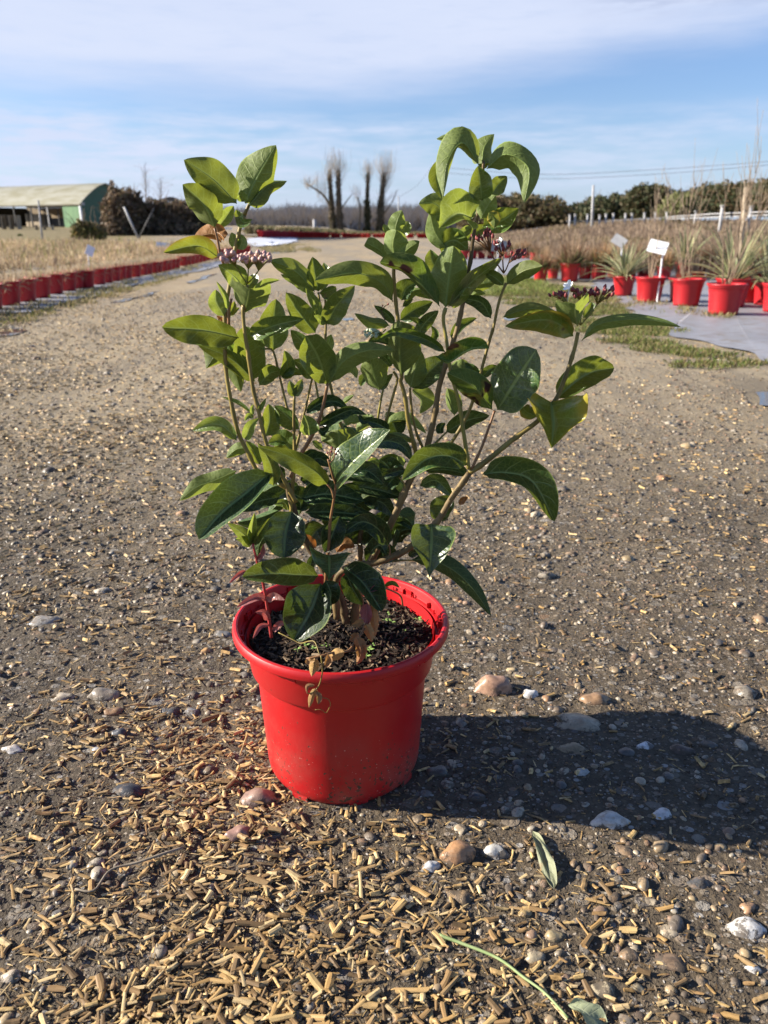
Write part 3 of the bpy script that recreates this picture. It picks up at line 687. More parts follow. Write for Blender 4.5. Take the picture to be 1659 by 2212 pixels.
# foot lugs
for k in range(8):
    a = 2*math.pi*(k+.3)/8; M.box((.0965*math.cos(a), .0965*math.sin(a), .003), (.010, .024, .010), a)
pot = M.build('pot', MT['red'], root, True, (0, 0, 0)); ORG[pot.name] = Vector(POT)
M = MB()
M.lathe([(.1262, .2045), (.1300, .2040), (.1372, .2052), (.1398, .2075), (.1402, .2115), (.1396, .2155), (.1378, .2180), (.1352, .2187), (.1330, .2178), (.1318, .2150), (.1308, .2000), (.1296, .1980), (.1235, .1972), (.1215, .2045)], 128)
for k in range(44):                                          # partition ribs inside the rim
    if k % 6 in (4,): continue
    a = 2*math.pi*k/44
    M.box((.1285*math.cos(a), .1285*math.sin(a), .2045), (.0055 if k % 3 == 0 else .002, .0009, .014 if k % 3 == 0 else .010), a)
for k in range(9):
    a = 2*math.pi*(k+.15)/9; M.box((.1300*math.cos(a), .1300*math.sin(a), .2040), (.0030, .013, .014), a)
rim = M.build('rim', MT['red'], pot, True, (0, 0, 0)); ORG[rim.name] = Vector(POT)
for p_ in (pot, rim):
    me = p_.data
    me.set_sharp_from_angle(angle=R(35))
# soil: lumpy disc and bark-chip compost
SZ = .1885
def soil_z(x, y):
    r = math.hypot(x, y); return SZ + .006*noise.noise((x*22, y*22, 2)) + .004*noise.noise((x*60, y*60, 8)) + .010*math.exp(-(r/.05)**2)
M = MB(); vs = []; nr, na = 26, 80
for i in range(nr+1):
    for k in range(na):
        a = 2*math.pi*k/na; r = .1185*i/nr; vs.append((r*math.cos(a), r*math.sin(a), soil_z(r*math.cos(a), r*math.sin(a))))
M.add(vs, [(i*na+k, (i+1)*na+k, (i+1)*na+(k+1) % na, i*na+(k+1) % na) for i in range(nr) for k in range(na)], None, (.022, .016, .011))
random.seed(21)
for i in range(2600):
    r = .117*math.sqrt(random.random()); a = random.random()*6.283; x, y = r*math.cos(a), r*math.sin(a)
    L = random.uniform(.003, .013); W = L*random.uniform(.12, .4); T = W*.5
    rot = Euler((random.gauss(0, .4), random.gauss(0, .35), random.random()*6.28)).to_matrix()
    c = random.choice(((.018, .012, .008), (.03, .02, .013), (.05, .03, .018), (.018, .013, .01), (.11, .07, .04), (.22, .16, .10) if random.random() < .5 else (.03, .02, .014)))
    M.box((x, y, soil_z(x, y)+random.uniform(.0, .004)), (L, W, T), 0, c, rot)
soil = M.build('soil', MT['soil'], root, False, (0, 0, 0))

# zones: zoomed crops of the photo in which stems and leaves were measured
ZN = {'D': (0, 0, 1), 'A': (329.2, 274.3, .3307), 'B': (768, 274.3, .3307), 'C': (329.2, 658.3, .3307), 'E': (384, 1042.4, .463), 'F': (768, 658.3, .3968),
      'G': (630.9, 822.9, .2315), 'H': (740.6, 548.6, .2149), 'I': (411.5, 987.5, .2976), 'J': (329.2, 493.7, .18188), 'K': (1042.4, 576, .26455)}
Y0 = .893
def zp(z, p): a = ZN[z]; return a[0]+p[0]*a[2], a[1]+p[1]*a[2]
def W3(z, p, dy): u, v = zp(z, p); return V(u, v, Y0+dy*.01)
def cat(P, n):
    """Catmull-Rom through points, n samples"""
    P = [Vector(p) for p in P]; m = len(P)
    if m == 2: return [P[0].lerp(P[1], i/(n-1)) for i in range(n)]
    E = [P[0]*2-P[1]] + P + [P[-1]*2-P[-2]]
    seg = [(P[i+1]-P[i]).length for i in range(m-1)]; tot = sum(seg); out = []
    for i in range(n):
        d_ = tot*i/(n-1); k = 0
        while k < m-2 and d_ > seg[k]: d_ -= seg[k]; k += 1
        t = min(d_/seg[k], 1); a, b_, c, e = E[k:k+4]
        out.append(.5*((2*b_)+(c-a)*t+(2*a-5*b_+4*c-e)*t*t+(3*b_-a-3*c+e)*t**3))
    return out
# ---- stems: parts given as chains of (zone, points), radius mm at the two ends, depth cm at the two ends
STEMS = [
 ([('D', [(748, 1345), (735, 1290), (700, 1230), (655, 1160), (632, 1090), (622, 1045)])], 5.2, 4.2, 0, -1, 'bark'),
 ([('D', [(765, 1345), (772, 1290), (800, 1215), (839, 1142), (885, 1040), (911, 1000)]), ('F', [(400, 740), (430, 600), (460, 430), (520, 240), (570, 60)]), ('B', [(745, 900), (770, 720), (800, 560), (806, 480), (830, 330), (838, 220)])], 5.5, 1.5, 0, 1, 'bark2'),
 ([('D', [(728, 1335)]), ('E', [(735, 465), (800, 395), (930, 372), (1060, 318), (1150, 245), (1220, 170)]), ('F', [(520, 1060), (622, 915)])], 4.6, 3.6, -1, -3, 'bark2'),
 ([('F', [(622, 915), (700, 860), (800, 780), (900, 700), (1000, 625), (1080, 535), (1140, 400), (1190, 250), (1210, 150)])], 3.4, 2.2, -3, -1, 'stem'),
 ([('D', [(632, 1062), (560, 1018)]), ('C', [(675, 1070), (620, 960), (570, 860), (530, 720), (500, 560), (478, 400), (475, 150), (478, 0)]), ('A', [(495, 1080), (520, 920), (545, 780), (575, 650), (602, 575)])], 2.6, 2.2, -1, 1, 'stem'),
 ([('A', [(602, 575), (635, 500), (655, 440)])], 2.2, 1.0, 1, 1, 'stem'),
 ([('A', [(470, 905), (445, 840), (425, 740), (405, 660)])], 1.5, 1.1, 0, 0, 'stem_red'),
 ([('A', [(500, 1300), (500, 1200), (515, 1120)])], 1.9, 1.5, 0, 0, 'stem_red'),
 ([('D', [(640, 1085), (600, 1010)]), ('C', [(742, 905), (695, 700), (660, 560), (635, 400), (618, 280), (595, 100), (592, 0)]), ('A', [(600, 1200), (612, 1060), (622, 1030)])], 2.7, 1.9, -2, -2, 'stem'),
 ([('D', [(630, 1110)]), ('C', [(915, 1180), (925, 1060), (932, 980), (925, 800), (928, 595)])], 3, 1.3, -1, -1, 'stem'),
 ([('C', [(905, 1130), (960, 1000), (1040, 860), (1100, 720), (1145, 515)])], 2.8, 1.8, -1, -1, 'stem_red'),
 ([('C', [(930, 970), (990, 720), (1040, 500), (1070, 410)])], 1.6, 1.2, 1, 1, 'stem'),
 ([('C', [(930, 830), (880, 670), (835, 490), (800, 340), (775, 290), (720, 290)])], 1.7, 1.2, 1, 3, 'stem'),
 ([('C', [(1120, 760), (1085, 620), (1060, 480), (1010, 330)])], 1.5, 1.1, 2, 3, 'stem_green'),
 ([('C', [(1260, 900), (1240, 800), (1190, 660), (1165, 540), (1130, 380)]), ('A', [(1135, 1290), (1128, 1090)])], 1.8, 1.3, 2, 2, 'stem'),
 ([('A', [(1110, 1230), (1095, 1150), (1082, 1080)])], 1.4, 1.2, 2, 2, 'stem'),
 ([('G', [(1160, 700), (1130, 560), (1090, 400), (1045, 120), (1010, 0)]), ('H', [(590, 1250), (575, 1000), (560, 700), (535, 520), (510, 250), (512, 120)])], 2.6, 2.0, 0, -1, 'stem'),
 ([('G', [(1225, 640), (1150, 450), (1110, 200), (1100, 60)]), ('H', [(680, 1350)])], 1.8, 1.4, 1, 1, 'stem'),
 ([('F', [(618, 895), (590, 700), (560, 520), (520, 380), (500, 230), (478, 80)]), ('B', [(590, 1180)])], 2.5, 1.9, -3, -2, 'stem_green'),
 ([('F', [(395, 900), (490, 790), (560, 690), (625, 560), (670, 420), (700, 300), (745, 140)]), ('B', [(945, 1120), (985, 1020)])], 2.3, 1.5, 0, 0, 'stem'),
 ([('F', [(630, 900), (690, 770), (735, 640), (757, 575)])], 1.7, 1.4, -3, -2, 'stem_red'),
 ([('E', [(690, 470), (695, 400), (700, 330), (712, 180), (728, 80), (736, 10)]), ('C', [(1180, 1120), (1150, 1010)])], 2.3, 1.1, -3, -7, 'stem_red'),
 ([('G', [(790, 420), (820, 220), (850, 80)])], 1.5, 1.2, 3, 3, 'stem_green'),
 ([('G', [(850, 520), (870, 400), (920, 220), (980, 0)]), ('H', [(540, 1230), (510, 1180)])], 1.8, 1.5, 2, 2, 'stem'),
 ([('G', [(480, 500), (455, 420), (400, 200), (350, 20)])], 1.6, 1.2, 3, 3, 'stem_green'),
 ([('D', [(782, 1330), (779, 1290)]), ('E', [(852, 340), (850, 260), (870, 180)])], 3.2, 3, 2, 2, 'bark'),
 ([('D', [(800, 1335)]), ('E', [(895, 430), (905, 350), (960, 260), (1060, 60)])], 3.4, 3.2, 1, 1, 'bark'),
 ([('G', [(1300, 620), (1400, 520), (1455, 470)])], 1.4, 1.0, 1, 2, 'stem_green'),
 ([('E', [(1000, 370), (1040, 363), (1100, 362)])], 1.2, 1.0, -2, -2, 'stem'),
 ([('I', [(1440, 745), (1450, 690), (1440, 630)])], 1.2, .9, -2, -2, 'stem_red'),
 ([('I', [(1040, 300), (1025, 240), (990, 195)])], 1.3, 1.0, -6, -6, 'stem_red'),
 ([('G', [(1000, 900), (1050, 960), (1060, 1010)])], 1.0, .8, 0, 0, 'stem'),
]
MT['bark2'] = simple('bark_light', (.12, .08, .035), (.21, .145, .06), 120, .6, .5, (1, 1, .3), .3)
for segs, r0, r1, d0, d1, mk in STEMS:
    px = [zp(z, p) for z, ps in segs for p in ps]; L = [0]
    for a, b_ in zip(px, px[1:]): L.append(L[-1]+math.hypot(b_[0]-a[0], b_[1]-a[1]))
    pts = [V(u, v, Y0+.01*(d0+(d1-d0)*l/L[-1])) for (u, v), l in zip(px, L)]
    n = max(8, int(L[-1]/9)); C_ = cat(pts, n)
    for i, p in enumerate(C_): C_[i] = p + Vector((noise.noise(p*40), noise.noise(p*40+Vector((5, 0, 0))), 0))*.0006
    rr = [(r0+(r1-r0)*i/(n-1))*.001*(1+.10*noise.noise(C_[i]*90)+.25*max(0, math.sin(i*.55))**14) for i in range(n)]
    MB().tube(C_, rr, 9).build('stem', MT[mk], root, True)
# ---- leaves
def fprof(t, peak=.42):
    if t <= 0 or t >= 1: return 0.0
    a = .95; b_ = a*(1-peak)/peak
    g = (t**a*(1-t)**b_)/((peak**a)*((1-peak)**b_))
    g = g**.64
    return g*ss(t, .0, .10) + .05*(1-ss(t, 0, .1))
LEAF_MB = []
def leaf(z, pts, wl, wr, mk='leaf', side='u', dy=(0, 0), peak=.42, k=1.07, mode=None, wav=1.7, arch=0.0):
    if mk == 'leaf' and (z in 'IE' or (z == 'G' and side == 'u')) or (z == 'D'): mk = 'leaf_old'  # low and inner leaves take the green darkened for shade
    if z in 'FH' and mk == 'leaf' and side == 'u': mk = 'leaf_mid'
    LEAF_MB.append((z, pts, wl, wr, mk, side, dy, peak, k, mode, wav, arch))
def make_leaf(z, pts, wl, wr, mk, side, dy, peak, k, mode, wav, arch, seed):
    sc = ZN[z][2]; n, mc = 22, 6
    m_ = len(pts)
    P = [W3(z, p, dy[0]+(dy[1]-dy[0])*i/(m_-1) - arch*math.sin(math.pi*i/(m_-1))) for i, p in enumerate(pts)]
    C_ = cat(P, n); Lg = sum((C_[i+1]-C_[i]).length for i in range(n-1))
    cor = F/((Y0*cp)+.15)                                     # px per metre at the plant
    aw = max(wl, wr)*sc/cor; hw = max(aw*k, .0)
    if mode in ('L', 'R'): hw = max(hw, Lg*.25)
    k = k*(1.0+.12+.10*math.sin(seed*12.9)) if mode is None else k; hw = max(aw*k, .0) if mode is None else hw
    mode = mode or ('V' if side == 'u' else 'A')
    so = {'V': (1, 1), 'A': (-1, -1), 'L': (1, -1), 'R': (-1, 1)}[mode]
    # image-right vectors, smoothed along the leaf
    S_ = []
    for i in range(n):
        T = C_[min(i+1, n-1)]-C_[max(i-1, 0)]; vd = (C_[i]-CAM).normalized(); s = vd.cross(T)
        S_.append(s.normalized() if s.length > 1e-7 else (S_[-1] if S_ else Vector((1, 0, 0))))
    S2 = [sum((S_[j] for j in range(max(0, i-3), min(n, i+4))), Vector()).normalized() for i in range(n)]
    vs, uv, fs = [], [], []; rr = random.Random(seed)
    ph1, ph2, fq = rr.random()*6, rr.random()*6, rr.uniform(1.6, 2.8)
    for i in range(n):
        t = i/(n-1); T = (C_[min(i+1, n-1)]-C_[max(i-1, 0)]).normalized(); S = S2[i]; N = S.cross(T)
        if N.length < 1e-6: N = -(C_[i]-CAM)
        N.normalize()
        f = fprof(t, peak)
        for j in range(-mc, mc+1):
            s = abs(j)/mc; w = (wr if j > 0 else wl)*sc/cor; o_ = math.sqrt(max(hw*hw-w*w, 0))*so[1 if j > 0 else 0]
            if j == 0: w = o_ = 0
            wob = 1 + .05*math.sin(t*11+ph1+(2 if j > 0 else 0))*s
            q = C_[i] + S*(math.copysign(1, j)*w*f*s*wob if j else 0) + N*(o_*f*(s*.55+.45*s*s))
            q += N*(hw*f*.10*wav*s*s*math.sin(fq*math.pi*2*t+(ph1 if j > 0 else ph2)) + hw*f*.03*math.sin(t*26-s*4)*s*(1-s)*4*.5)
            vs.append(q); uv.append((t, .5+.5*j/mc))
    cN = 2*mc+1
    for i in range(n-1):
        for j in range(cN-1):
            q = (i*cN+j, i*cN+j+1, (i+1)*cN+j+1, (i+1)*cN+j); fs.append(q if side == 'u' else q[::-1])
    M = MB(); M.add(vs, fs, uv)
    und = -1 if side == 'u' else 1                            # raised midrib on the underside, thick at the petiole
    cl = []
    for i in range(n):
        T = (C_[min(i+1, n-1)]-C_[max(i-1, 0)]).normalized(); N = S2[i].cross(T); N = N.normalized() if N.length > 1e-6 else Vector((0, -1, 0))
        cl.append(C_[i]+N*und*.0005)
    r0 = .00035+.011*hw
    r0 = min(r0, .0011)
    M.tube(cl, [r0*(1-.8*i/(n-1)) for i in range(n)], 6, True, .5)
    return M, hw*Lg
L = leaf
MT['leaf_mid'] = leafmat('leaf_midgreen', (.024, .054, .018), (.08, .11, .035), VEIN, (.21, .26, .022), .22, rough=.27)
# top left sprig
L('A', [(550, 500), (400, 345), (205, 215)], 85, 100, 'leaf', 'd', (0, -2)); L('A', [(408, 655), (335, 510), (197, 375)], 75, 108, 'leaf', 'd', (0, -2), .40)
L('A', [(430, 655), (480, 590), (530, 515)], 38, 36, 'leaf_young', 'u', (3, 4)); L('A', [(607, 500), (685, 330), (808, 118)], 112, 92, 'leaf', 'd', (0, 1))
L('A', [(630, 515), (740, 390), (880, 352)], 28, 62, 'leaf', 'd', (0, 3)); L('A', [(592, 490), (585, 440), (578, 410)], 30, 30, 'leaf_young', 'u', (-1, -1.5))
L('A', [(572, 455), (540, 420), (500, 402)], 22, 28, 'leaf_young', 'd', (2, 4)); L('A', [(578, 605), (555, 570), (548, 540)], 18, 26, 'leaf', 'u', (2, 2))
L('A', [(560, 585), (600, 625), (652, 605)], 34, 26, 'leaf', 'u', (0, -2)); L('A', [(455, 735), (390, 700), (270, 722)], 30, 62, 'leaf_dead', 'd', (1, 2)); L('A', [(425, 690), (450, 705), (470, 728)], 32, 18, 'leaf_dead', 'd', (1, 0))
L('A', [(430, 850), (290, 775), (72, 820)], 42, 55, 'leaf_turn', 'u', (0, -3)); L('A', [(548, 795), (530, 740), (518, 688)], 28, 30, 'leaf_young', 'u', (2, 2)); L('A', [(560, 800), (585, 750), (575, 700)], 26, 32, 'leaf_young', 'u', (1, 1))
L('J', [(1075, 700), (960, 560), (782, 430)], 95, 125, 'leaf_young', 'u', (-1, -3)); L('A', [(490, 1190), (475, 1110), (418, 1008)], 14, 18, 'leaf_young', 'u', (-1, -2)); L('A', [(468, 1235), (415, 1140), (415, 1062)], 45, 52, 'leaf_young', 'u', (0, 0), .45)
L('J', [(1095, 1003), (1130, 850), (1148, 715)], 195, 215, 'leaf_young', 'd', (-1, -6), .58); L('A', [(650, 1085), (730, 1022), (832, 998)], 22, 14, 'leaf_young', 'u', (0, 2))
L('J', [(1110, 720), (1200, 600), (1190, 540)], 60, 60, 'leaf', 'u', (2, 3)); L('J', [(905, 1040), (960, 930), (975, 860)], 40, 40, 'leaf_turn', 'u', (1, 1)); L('J', [(840, 1120), (800, 1070), (760, 1035)], 20, 26, 'leaf_dead', 'd', (1, 1)); L('J', [(900, 1040), (960, 990), (1035, 940)], 40, 30, 'leaf', 'u', (2, 2))
L('C', [(565, 215), (330, 165), (62, 145)], 88, 76, 'leaf', 'u', (-1, -4), .5); L('C', [(635, 200), (810, 132), (992, 92)], 55, 52, 'leaf', 'u', (0, -3), .42); L('C', [(440, 120), (360, 95), (295, 95)], 40, 20, 'leaf_young', 'u', (2, 2))
# upper middle
L('A', [(1060, 1075), (930, 940), (768, 870)], 58, 58, 'leaf', 'd', (2, 0)); L('A', [(1060, 1090), (960, 1000), (838, 962)], 45, 15, 'leaf_young', 'd', (3, 2)); L('A', [(1085, 1075), (1060, 950), (1045, 848)], 48, 64, 'leaf', 'u', (3, 3)); L('A', [(1100, 1070), (1130, 960), (1120, 885)], 32, 34, 'leaf', 'u', (5, 6))
L('A', [(1570, 1140), (1500, 1020), (1320, 955), (1056, 1005)], 62, 72, 'leaf', 'd', (-1, -5), .45); L('A', [(1105, 1245), (1060, 1150), (1000, 1050)], 28, 32, 'leaf_young', 'u', (1, 0)); L('A', [(1140, 1290), (1205, 1165), (1322, 1035)], 62, 68, 'leaf', 'u', (0, -2))
L('A', [(1150, 1290), (1215, 1220), (1238, 1165)], 30, 40, 'leaf', 'u', (3, 4)); L('A', [(1090, 1085), (1150, 1070), (1202, 1048)], 22, 52, 'leaf', 'u', (2, 3)); L('A', [(1065, 1345), (955, 1210), (872, 1080)], 62, 80, 'leaf', 'u', (2, 1)); L('C', [(790, 300), (790, 130), (808, -38)], 84, 88, 'leaf', 'u', (4, 4), .45)
L('C', [(1140, 290), (1090, 240), (1055, 195)], 40, 30, 'leaf', 'd', (2, 1)); L('A', [(1130, 1290), (1090, 1250), (1055, 1230)], 22, 22, 'leaf_young', 'u', (0, -1))
# left middle
L('C', [(440, 255), (400, 340), (350, 417)], 72, 84, 'leaf', 'd', (3, 3), .35); L('C', [(672, 502), (510, 350), (292, 258)], 55, 45, 'leaf', 'u', (1, 0)); L('C', [(475, 300), (535, 430), (578, 568)], 62, 50, 'leaf', 'd', (2, 2)); L('C', [(645, 505), (625, 330), (610, 140)], 88, 108, 'leaf', 'u', (3, 4), .5); L('C', [(530, 330), (505, 290), (490, 240)], 40, 50, 'leaf_spot', 'd', (2, 2))
L('C', [(698, 528), (760, 452), (843, 428)], 45, 48, 'leaf', 'u', (0, 2)); L('C', [(845, 475), (880, 390), (862, 298)], 32, 52, 'leaf', 'u', (2, 2)); L('C', [(1040, 487), (990, 400), (917, 360)], 40, 42, 'leaf', 'u', (2, 2)); L('C', [(850, 480), (920, 438), (988, 455)], 30, 26, 'leaf', 'u', (2, 2)); L('C', [(755, 385), (760, 405), (750, 425)], 24, 24, 'leaf', 'u', (4, 4))
L('C', [(1142, 520), (1085, 350), (1005, 200)], 98, 96, 'leaf', 'u', (0, -3), .62); L('C', [(1155, 514), (1250, 370), (1400, 300), (1582, 298)], 60, 66, 'leaf', 'd', (-1, -4), .42); L('C', [(1060, 330), (980, 240), (903, 165)], 56, 42, 'leaf', 'u', (3, 3)); L('C', [(1110, 325), (1150, 250), (1168, 192)], 36, 38, 'leaf_young', 'u', (3, 3))
L('C', [(928, 600), (905, 540), (898, 497)], 26, 32, 'leaf', 'u', (-1, -1)); L('C', [(930, 600), (955, 540), (980, 482)], 26, 28, 'leaf', 'u', (-1, -1)); L('C', [(552, 888), (470, 800), (380, 780), (262, 824)], 40, 46, 'leaf_young', 'u', (-1, 0)); L('C', [(645, 705), (560, 640), (450, 600)], 10, 14, 'leaf_young', 'u', (-1, 0)); L('C', [(610, 885), (640, 800), (695, 738)], 36, 32, 'leaf_young', 'u', (-1, -2))
L('C', [(738, 860), (765, 760), (760, 648)], 52, 68, 'leaf', 'u', (0, 1)); L('C', [(958, 812), (890, 735), (800, 660)], 72, 40, 'leaf', 'u', (0, 1)); L('C', [(660, 740), (630, 725), (603, 758)], 16, 16, 'leaf_young', 'u', (-2, -2)); L('C', [(690, 700), (715, 660), (742, 610)], 13, 15, 'leaf_young', 'u', (-2, -2)); L('C', [(655, 720), (650, 680), (660, 650)], 13, 13, 'leaf_young', 'u', (-2, -2))
L('C', [(930, 980), (860, 900), (788, 828)], 62, 82, 'leaf', 'u', (2, 3)); L('C', [(625, 935), (550, 945), (483, 1000)], 42, 38, 'leaf', 'd', (1, 1)); L('C', [(705, 1042), (660, 960), (612, 890)], 30, 42, 'leaf', 'u', (1, 1)); L('C', [(880, 900), (820, 890), (755, 905)], 30, 40, 'leaf', 'u', (1, 1))
L('C', [(1145, 1174), (1060, 1085), (900, 995), (690, 925)], 72, 48, 'leaf', 'u', (-6, -8)); L('C', [(1188, 1172), (1250, 1090), (1395, 950), (1553, 816)], 118, 46, 'leaf_mid', 'u', (-6, -9), .42, 1.0, 'R'); L('C', [(790, 1182), (780, 1080), (745, 990), (690, 903)], 45, 50, 'leaf', 'u', (-2, -3)); L('C', [(550, 1085), (400, 1150), (290, 1190), (178, 1280)], 55, 58, 'leaf_young', 'd', (-1, -3))
# the low left mass
L('I', [(588, 105), (420, 250), (225, 410), (60, 598)], 75, 150, 'leaf', 'u', (-2, -7), .5); L('I', [(735, 393), (690, 560), (678, 735)], 132, 152, 'leaf', 'u', (-3, -6), .5); L('I', [(930, 862), (760, 855), (590, 845), (374, 868)], 72, 108, 'leaf_mid', 'u', (-5, -9), .48); L('I', [(1008, 712), (1008, 800), (1004, 905)], 150, 136, 'leaf_mid', 'u', (-5, -9), .26)
L('E', [(668, 470), (625, 590), (540, 738)], 78, 118, 'leaf', 'u', (-6, -9), .45); L('E', [(778, 398), (862, 468), (952, 602)], 78, 30, 'leaf', 'u', (-5, -8), .5); L('E', [(785, 415), (815, 490), (862, 570)], 20, 48, 'leaf', 'u', (-4, -5)); L('E', [(690, 455), (715, 520), (700, 574)], 44, 40, 'leaf', 'u', (-6, -7))
L('I', [(1085, 425), (1030, 560), (975, 692)], 85, 72, 'leaf', 'u', (-3, -4)); L('I', [(1440, 640), (1360, 520), (1240, 470), (1095, 562)], 66, 66, 'leaf', 'u', (-2, -4)); L('I', [(640, 385), (500, 440), (335, 475)], 85, 25, 'leaf', 'd', (-1, -2)); L('I', [(650, 290), (500, 320), (345, 392)], 56, 58, 'leaf', 'u', (-1, -2)); L('I', [(715, 385), (680, 330), (600, 340)], 32, 26, 'leaf_young', 'u', (0, 0))
L('I', [(800, 300), (1000, 270), (1265, 320)], 100, 62, 'leaf', 'u', (-1, -1)); L('I', [(830, 400), (1050, 400), (1360, 432)], 74, 62, 'leaf', 'u', (0, 0)); L('I', [(1150, 200), (1350, 235), (1538, 292)], 82, 54, 'leaf', 'u', (2, 2)); L('I', [(1000, 140), (1200, 130), (1410, 198)], 74, 42, 'leaf', 'u', (-1, -2)); L('I', [(1240, 300), (1390, 330), (1480, 435)], 62, 64, 'leaf', 'u', (3, 3))
L('I', [(862, 820), (880, 750), (900, 700)], 30, 32, 'leaf', 'u', (-4, -4)); L('I', [(1300, 690), (1370, 640), (1420, 705)], 62, 32, 'leaf', 'u', (-1, -2)); L('I', [(1060, 690), (1110, 630), (1195, 650)], 54, 44, 'leaf_dead', 'd', (0, 0)); L('I', [(910, 660), (860, 600), (820, 560)], 34, 34, 'leaf_dead', 'd', (1, 1)); L('I', [(545, 560), (500, 640), (488, 722)], 30, 34, 'leaf', 'd', (-1, -1)); L('I', [(690, 210), (610, 210), (520, 260)], 50, 40, 'leaf', 'd', (0, 0)); L('I', [(770, 300), (800, 340), (790, 420)], 24, 40, 'leaf', 'd', (1, 1))
L('I', [(820, 190), (900, 120), (1000, 100)], 46, 60, 'leaf', 'u', (0, -1)); L('I', [(690, 400), (800, 470), (830, 530)], 24, 30, 'leaf', 'd', (2, 2)); L('I', [(1500, 520), (1480, 600), (1470, 680)], 30, 14, 'leaf', 'd', (1, 1)); L('I', [(1480, 460), (1540, 470), (1620, 520)], 30, 26, 'leaf', 'u', (2, 2)); L('I', [(560, 150), (620, 130), (690, 140)], 60, 70, 'leaf', 'u', (-1, 0))
# right top
L('B', [(805, 248), (700, 105), (600, 230), (570, 472)], 34, 76, 'leaf', 'd', (0, -3), .34, 1.15); L('B', [(825, 240), (842, 130), (906, 46)], 64, 60, 'leaf', 'd', (1, 3)); L('B', [(690, 125), (610, 70), (528, 78)], 24, 18, 'leaf_young', 'd', (2, 2)); L('B', [(585, 220), (530, 320), (565, 470)], 30, 45, 'leaf', 'u', (1, 0))
L('B', [(858, 272), (980, 180), (1130, 270), (1103, 497)], 64, 80, 'leaf', 'd', (0, -3), .40, 1.1); L('B', [(826, 482), (815, 370), (800, 252)], 62, 66, 'leaf', 'u', (-2, -3)); L('B', [(885, 447), (930, 380), (990, 322)], 44, 48, 'leaf', 'u', (2, 2)); L('B', [(610, 612), (525, 505), (413, 502)], 66, 58, 'leaf', 'd', (1, 0)); L('B', [(592, 792), (520, 690), (485, 560)], 52, 64, 'leaf_young', 'd', (1, 1))
L('B', [(755, 592), (660, 570), (545, 662)], 60, 118, 'leaf_young', 'u', (-1, -4), .42, 1.1); L('B', [(818, 600), (860, 520), (912, 447)], 56, 52, 'leaf_young', 'd', (0, -1)); L('B', [(870, 560), (905, 600), (905, 662)], 36, 36, 'leaf_turn', 'd', (-1, -1)); L('B', [(830, 650), (960, 610), (1066, 532)], 74, 58, 'leaf', 'u', (2, 1)); L('B', [(720, 742), (800, 680), (882, 640)], 32, 34, 'leaf', 'u', (3, 3))
L('B', [(575, 762), (650, 740), (735, 800)], 66, 60, 'leaf', 'u', (1, 0)); L('B', [(740, 600), (760, 550), (780, 510)], 26, 26, 'leaf', 'u', (3, 3)); L('B', [(800, 265), (850, 240), (870, 215)], 20, 20, 'leaf', 'u', (2, 2)); L('B', [(760, 650), (690, 700), (640, 720)], 26, 26, 'leaf_young', 'u', (0, 0)); L('B', [(560, 820), (600, 780), (640, 790)], 40, 40, 'leaf', 'u', (2, 2))
L('B', [(588, 1178), (612, 980), (640, 776)], 102, 100, 'leaf', 'd', (-2, -2), .5); L('B', [(548, 1168), (455, 1060), (335, 935), (158, 883)], 25, 90, 'leaf_spot', 'd', (-2, -5), .5); L('B', [(605, 1172), (760, 1010), (958, 860)], 46, 52, 'leaf', 'u', (-2, 1), .42, 1.05, 'L'); L('B', [(985, 1027), (1090, 945), (1222, 908)], 54, 48, 'leaf', 'd', (0, -3)); L('B', [(535, 945), (500, 870), (488, 800)], 46, 48, 'leaf', 'u', (4, 4))
L('B', [(255, 690), (270, 620), (302, 543)], 46, 46, 'leaf_young', 'd', (-1, -1)); L('B', [(290, 700), (330, 650), (345, 615)], 40, 36, 'leaf_young', 'u', (0, 0)); L('B', [(225, 700), (195, 660), (182, 635)], 18, 22, 'leaf_young', 'u', (0, 0)); L('B', [(262, 878), (245, 770), (265, 672)], 52, 82, 'leaf_young', 'd', (-2, -3), .5); L('B', [(265, 878), (340, 800), (418, 745)], 44, 50, 'leaf', 'd', (-1, -1)); L('B', [(215, 872), (150, 800), (65, 755)], 26, 42, 'leaf', 'd', (0, -1), .65)
# right cluster at the flower heads
L('K', [(775, 478), (757, 390), (757, 303)], 122, 100, 'leaf_young', 'd', (-1, -6), .55); L('F', [(1185, 172), (1100, 100), (1000, 82), (813, 117)], 62, 46, 'leaf_turn', 'u', (-1, -3)); L('F', [(1232, 195), (1320, 108), (1500, 80), (1660, 92), (1775, 122)], 28, 32, 'leaf', 'd', (0, -3), .4); L('K', [(165, 412), (300, 362), (450, 345), (655, 405)], 46, 44, 'leaf', 'd', (0, 2)); L('K', [(172, 152), (100, 90), (18, 45)], 36, 46, 'leaf', 'u', (0, 1)); L('K', [(820, 420), (880, 340), (892, 290)], 30, 34, 'leaf', 'u', (1, 2))
L('K', [(600, 1085), (760, 940), (900, 860), (1075, 828)], 120, 95, 'leaf', 'u', (0, 2), .45); L('F', [(1065, 530), (1075, 650), (1066, 782)], 170, 105, 'leaf_turn', 'u', (-2, -6), .33); L('F', [(1000, 605), (940, 590), (908, 560)], 30, 40, 'leaf_turn', 'd', (-3, -4)); L('F', [(772, 573), (872, 415), (985, 243)], 122, 108, 'leaf', 'u', (-1, -3), .5, 1.12, 'R'); L('F', [(744, 572), (640, 445), (498, 371)], 60, 72, 'leaf_spot', 'd', (-2, -4), .42)
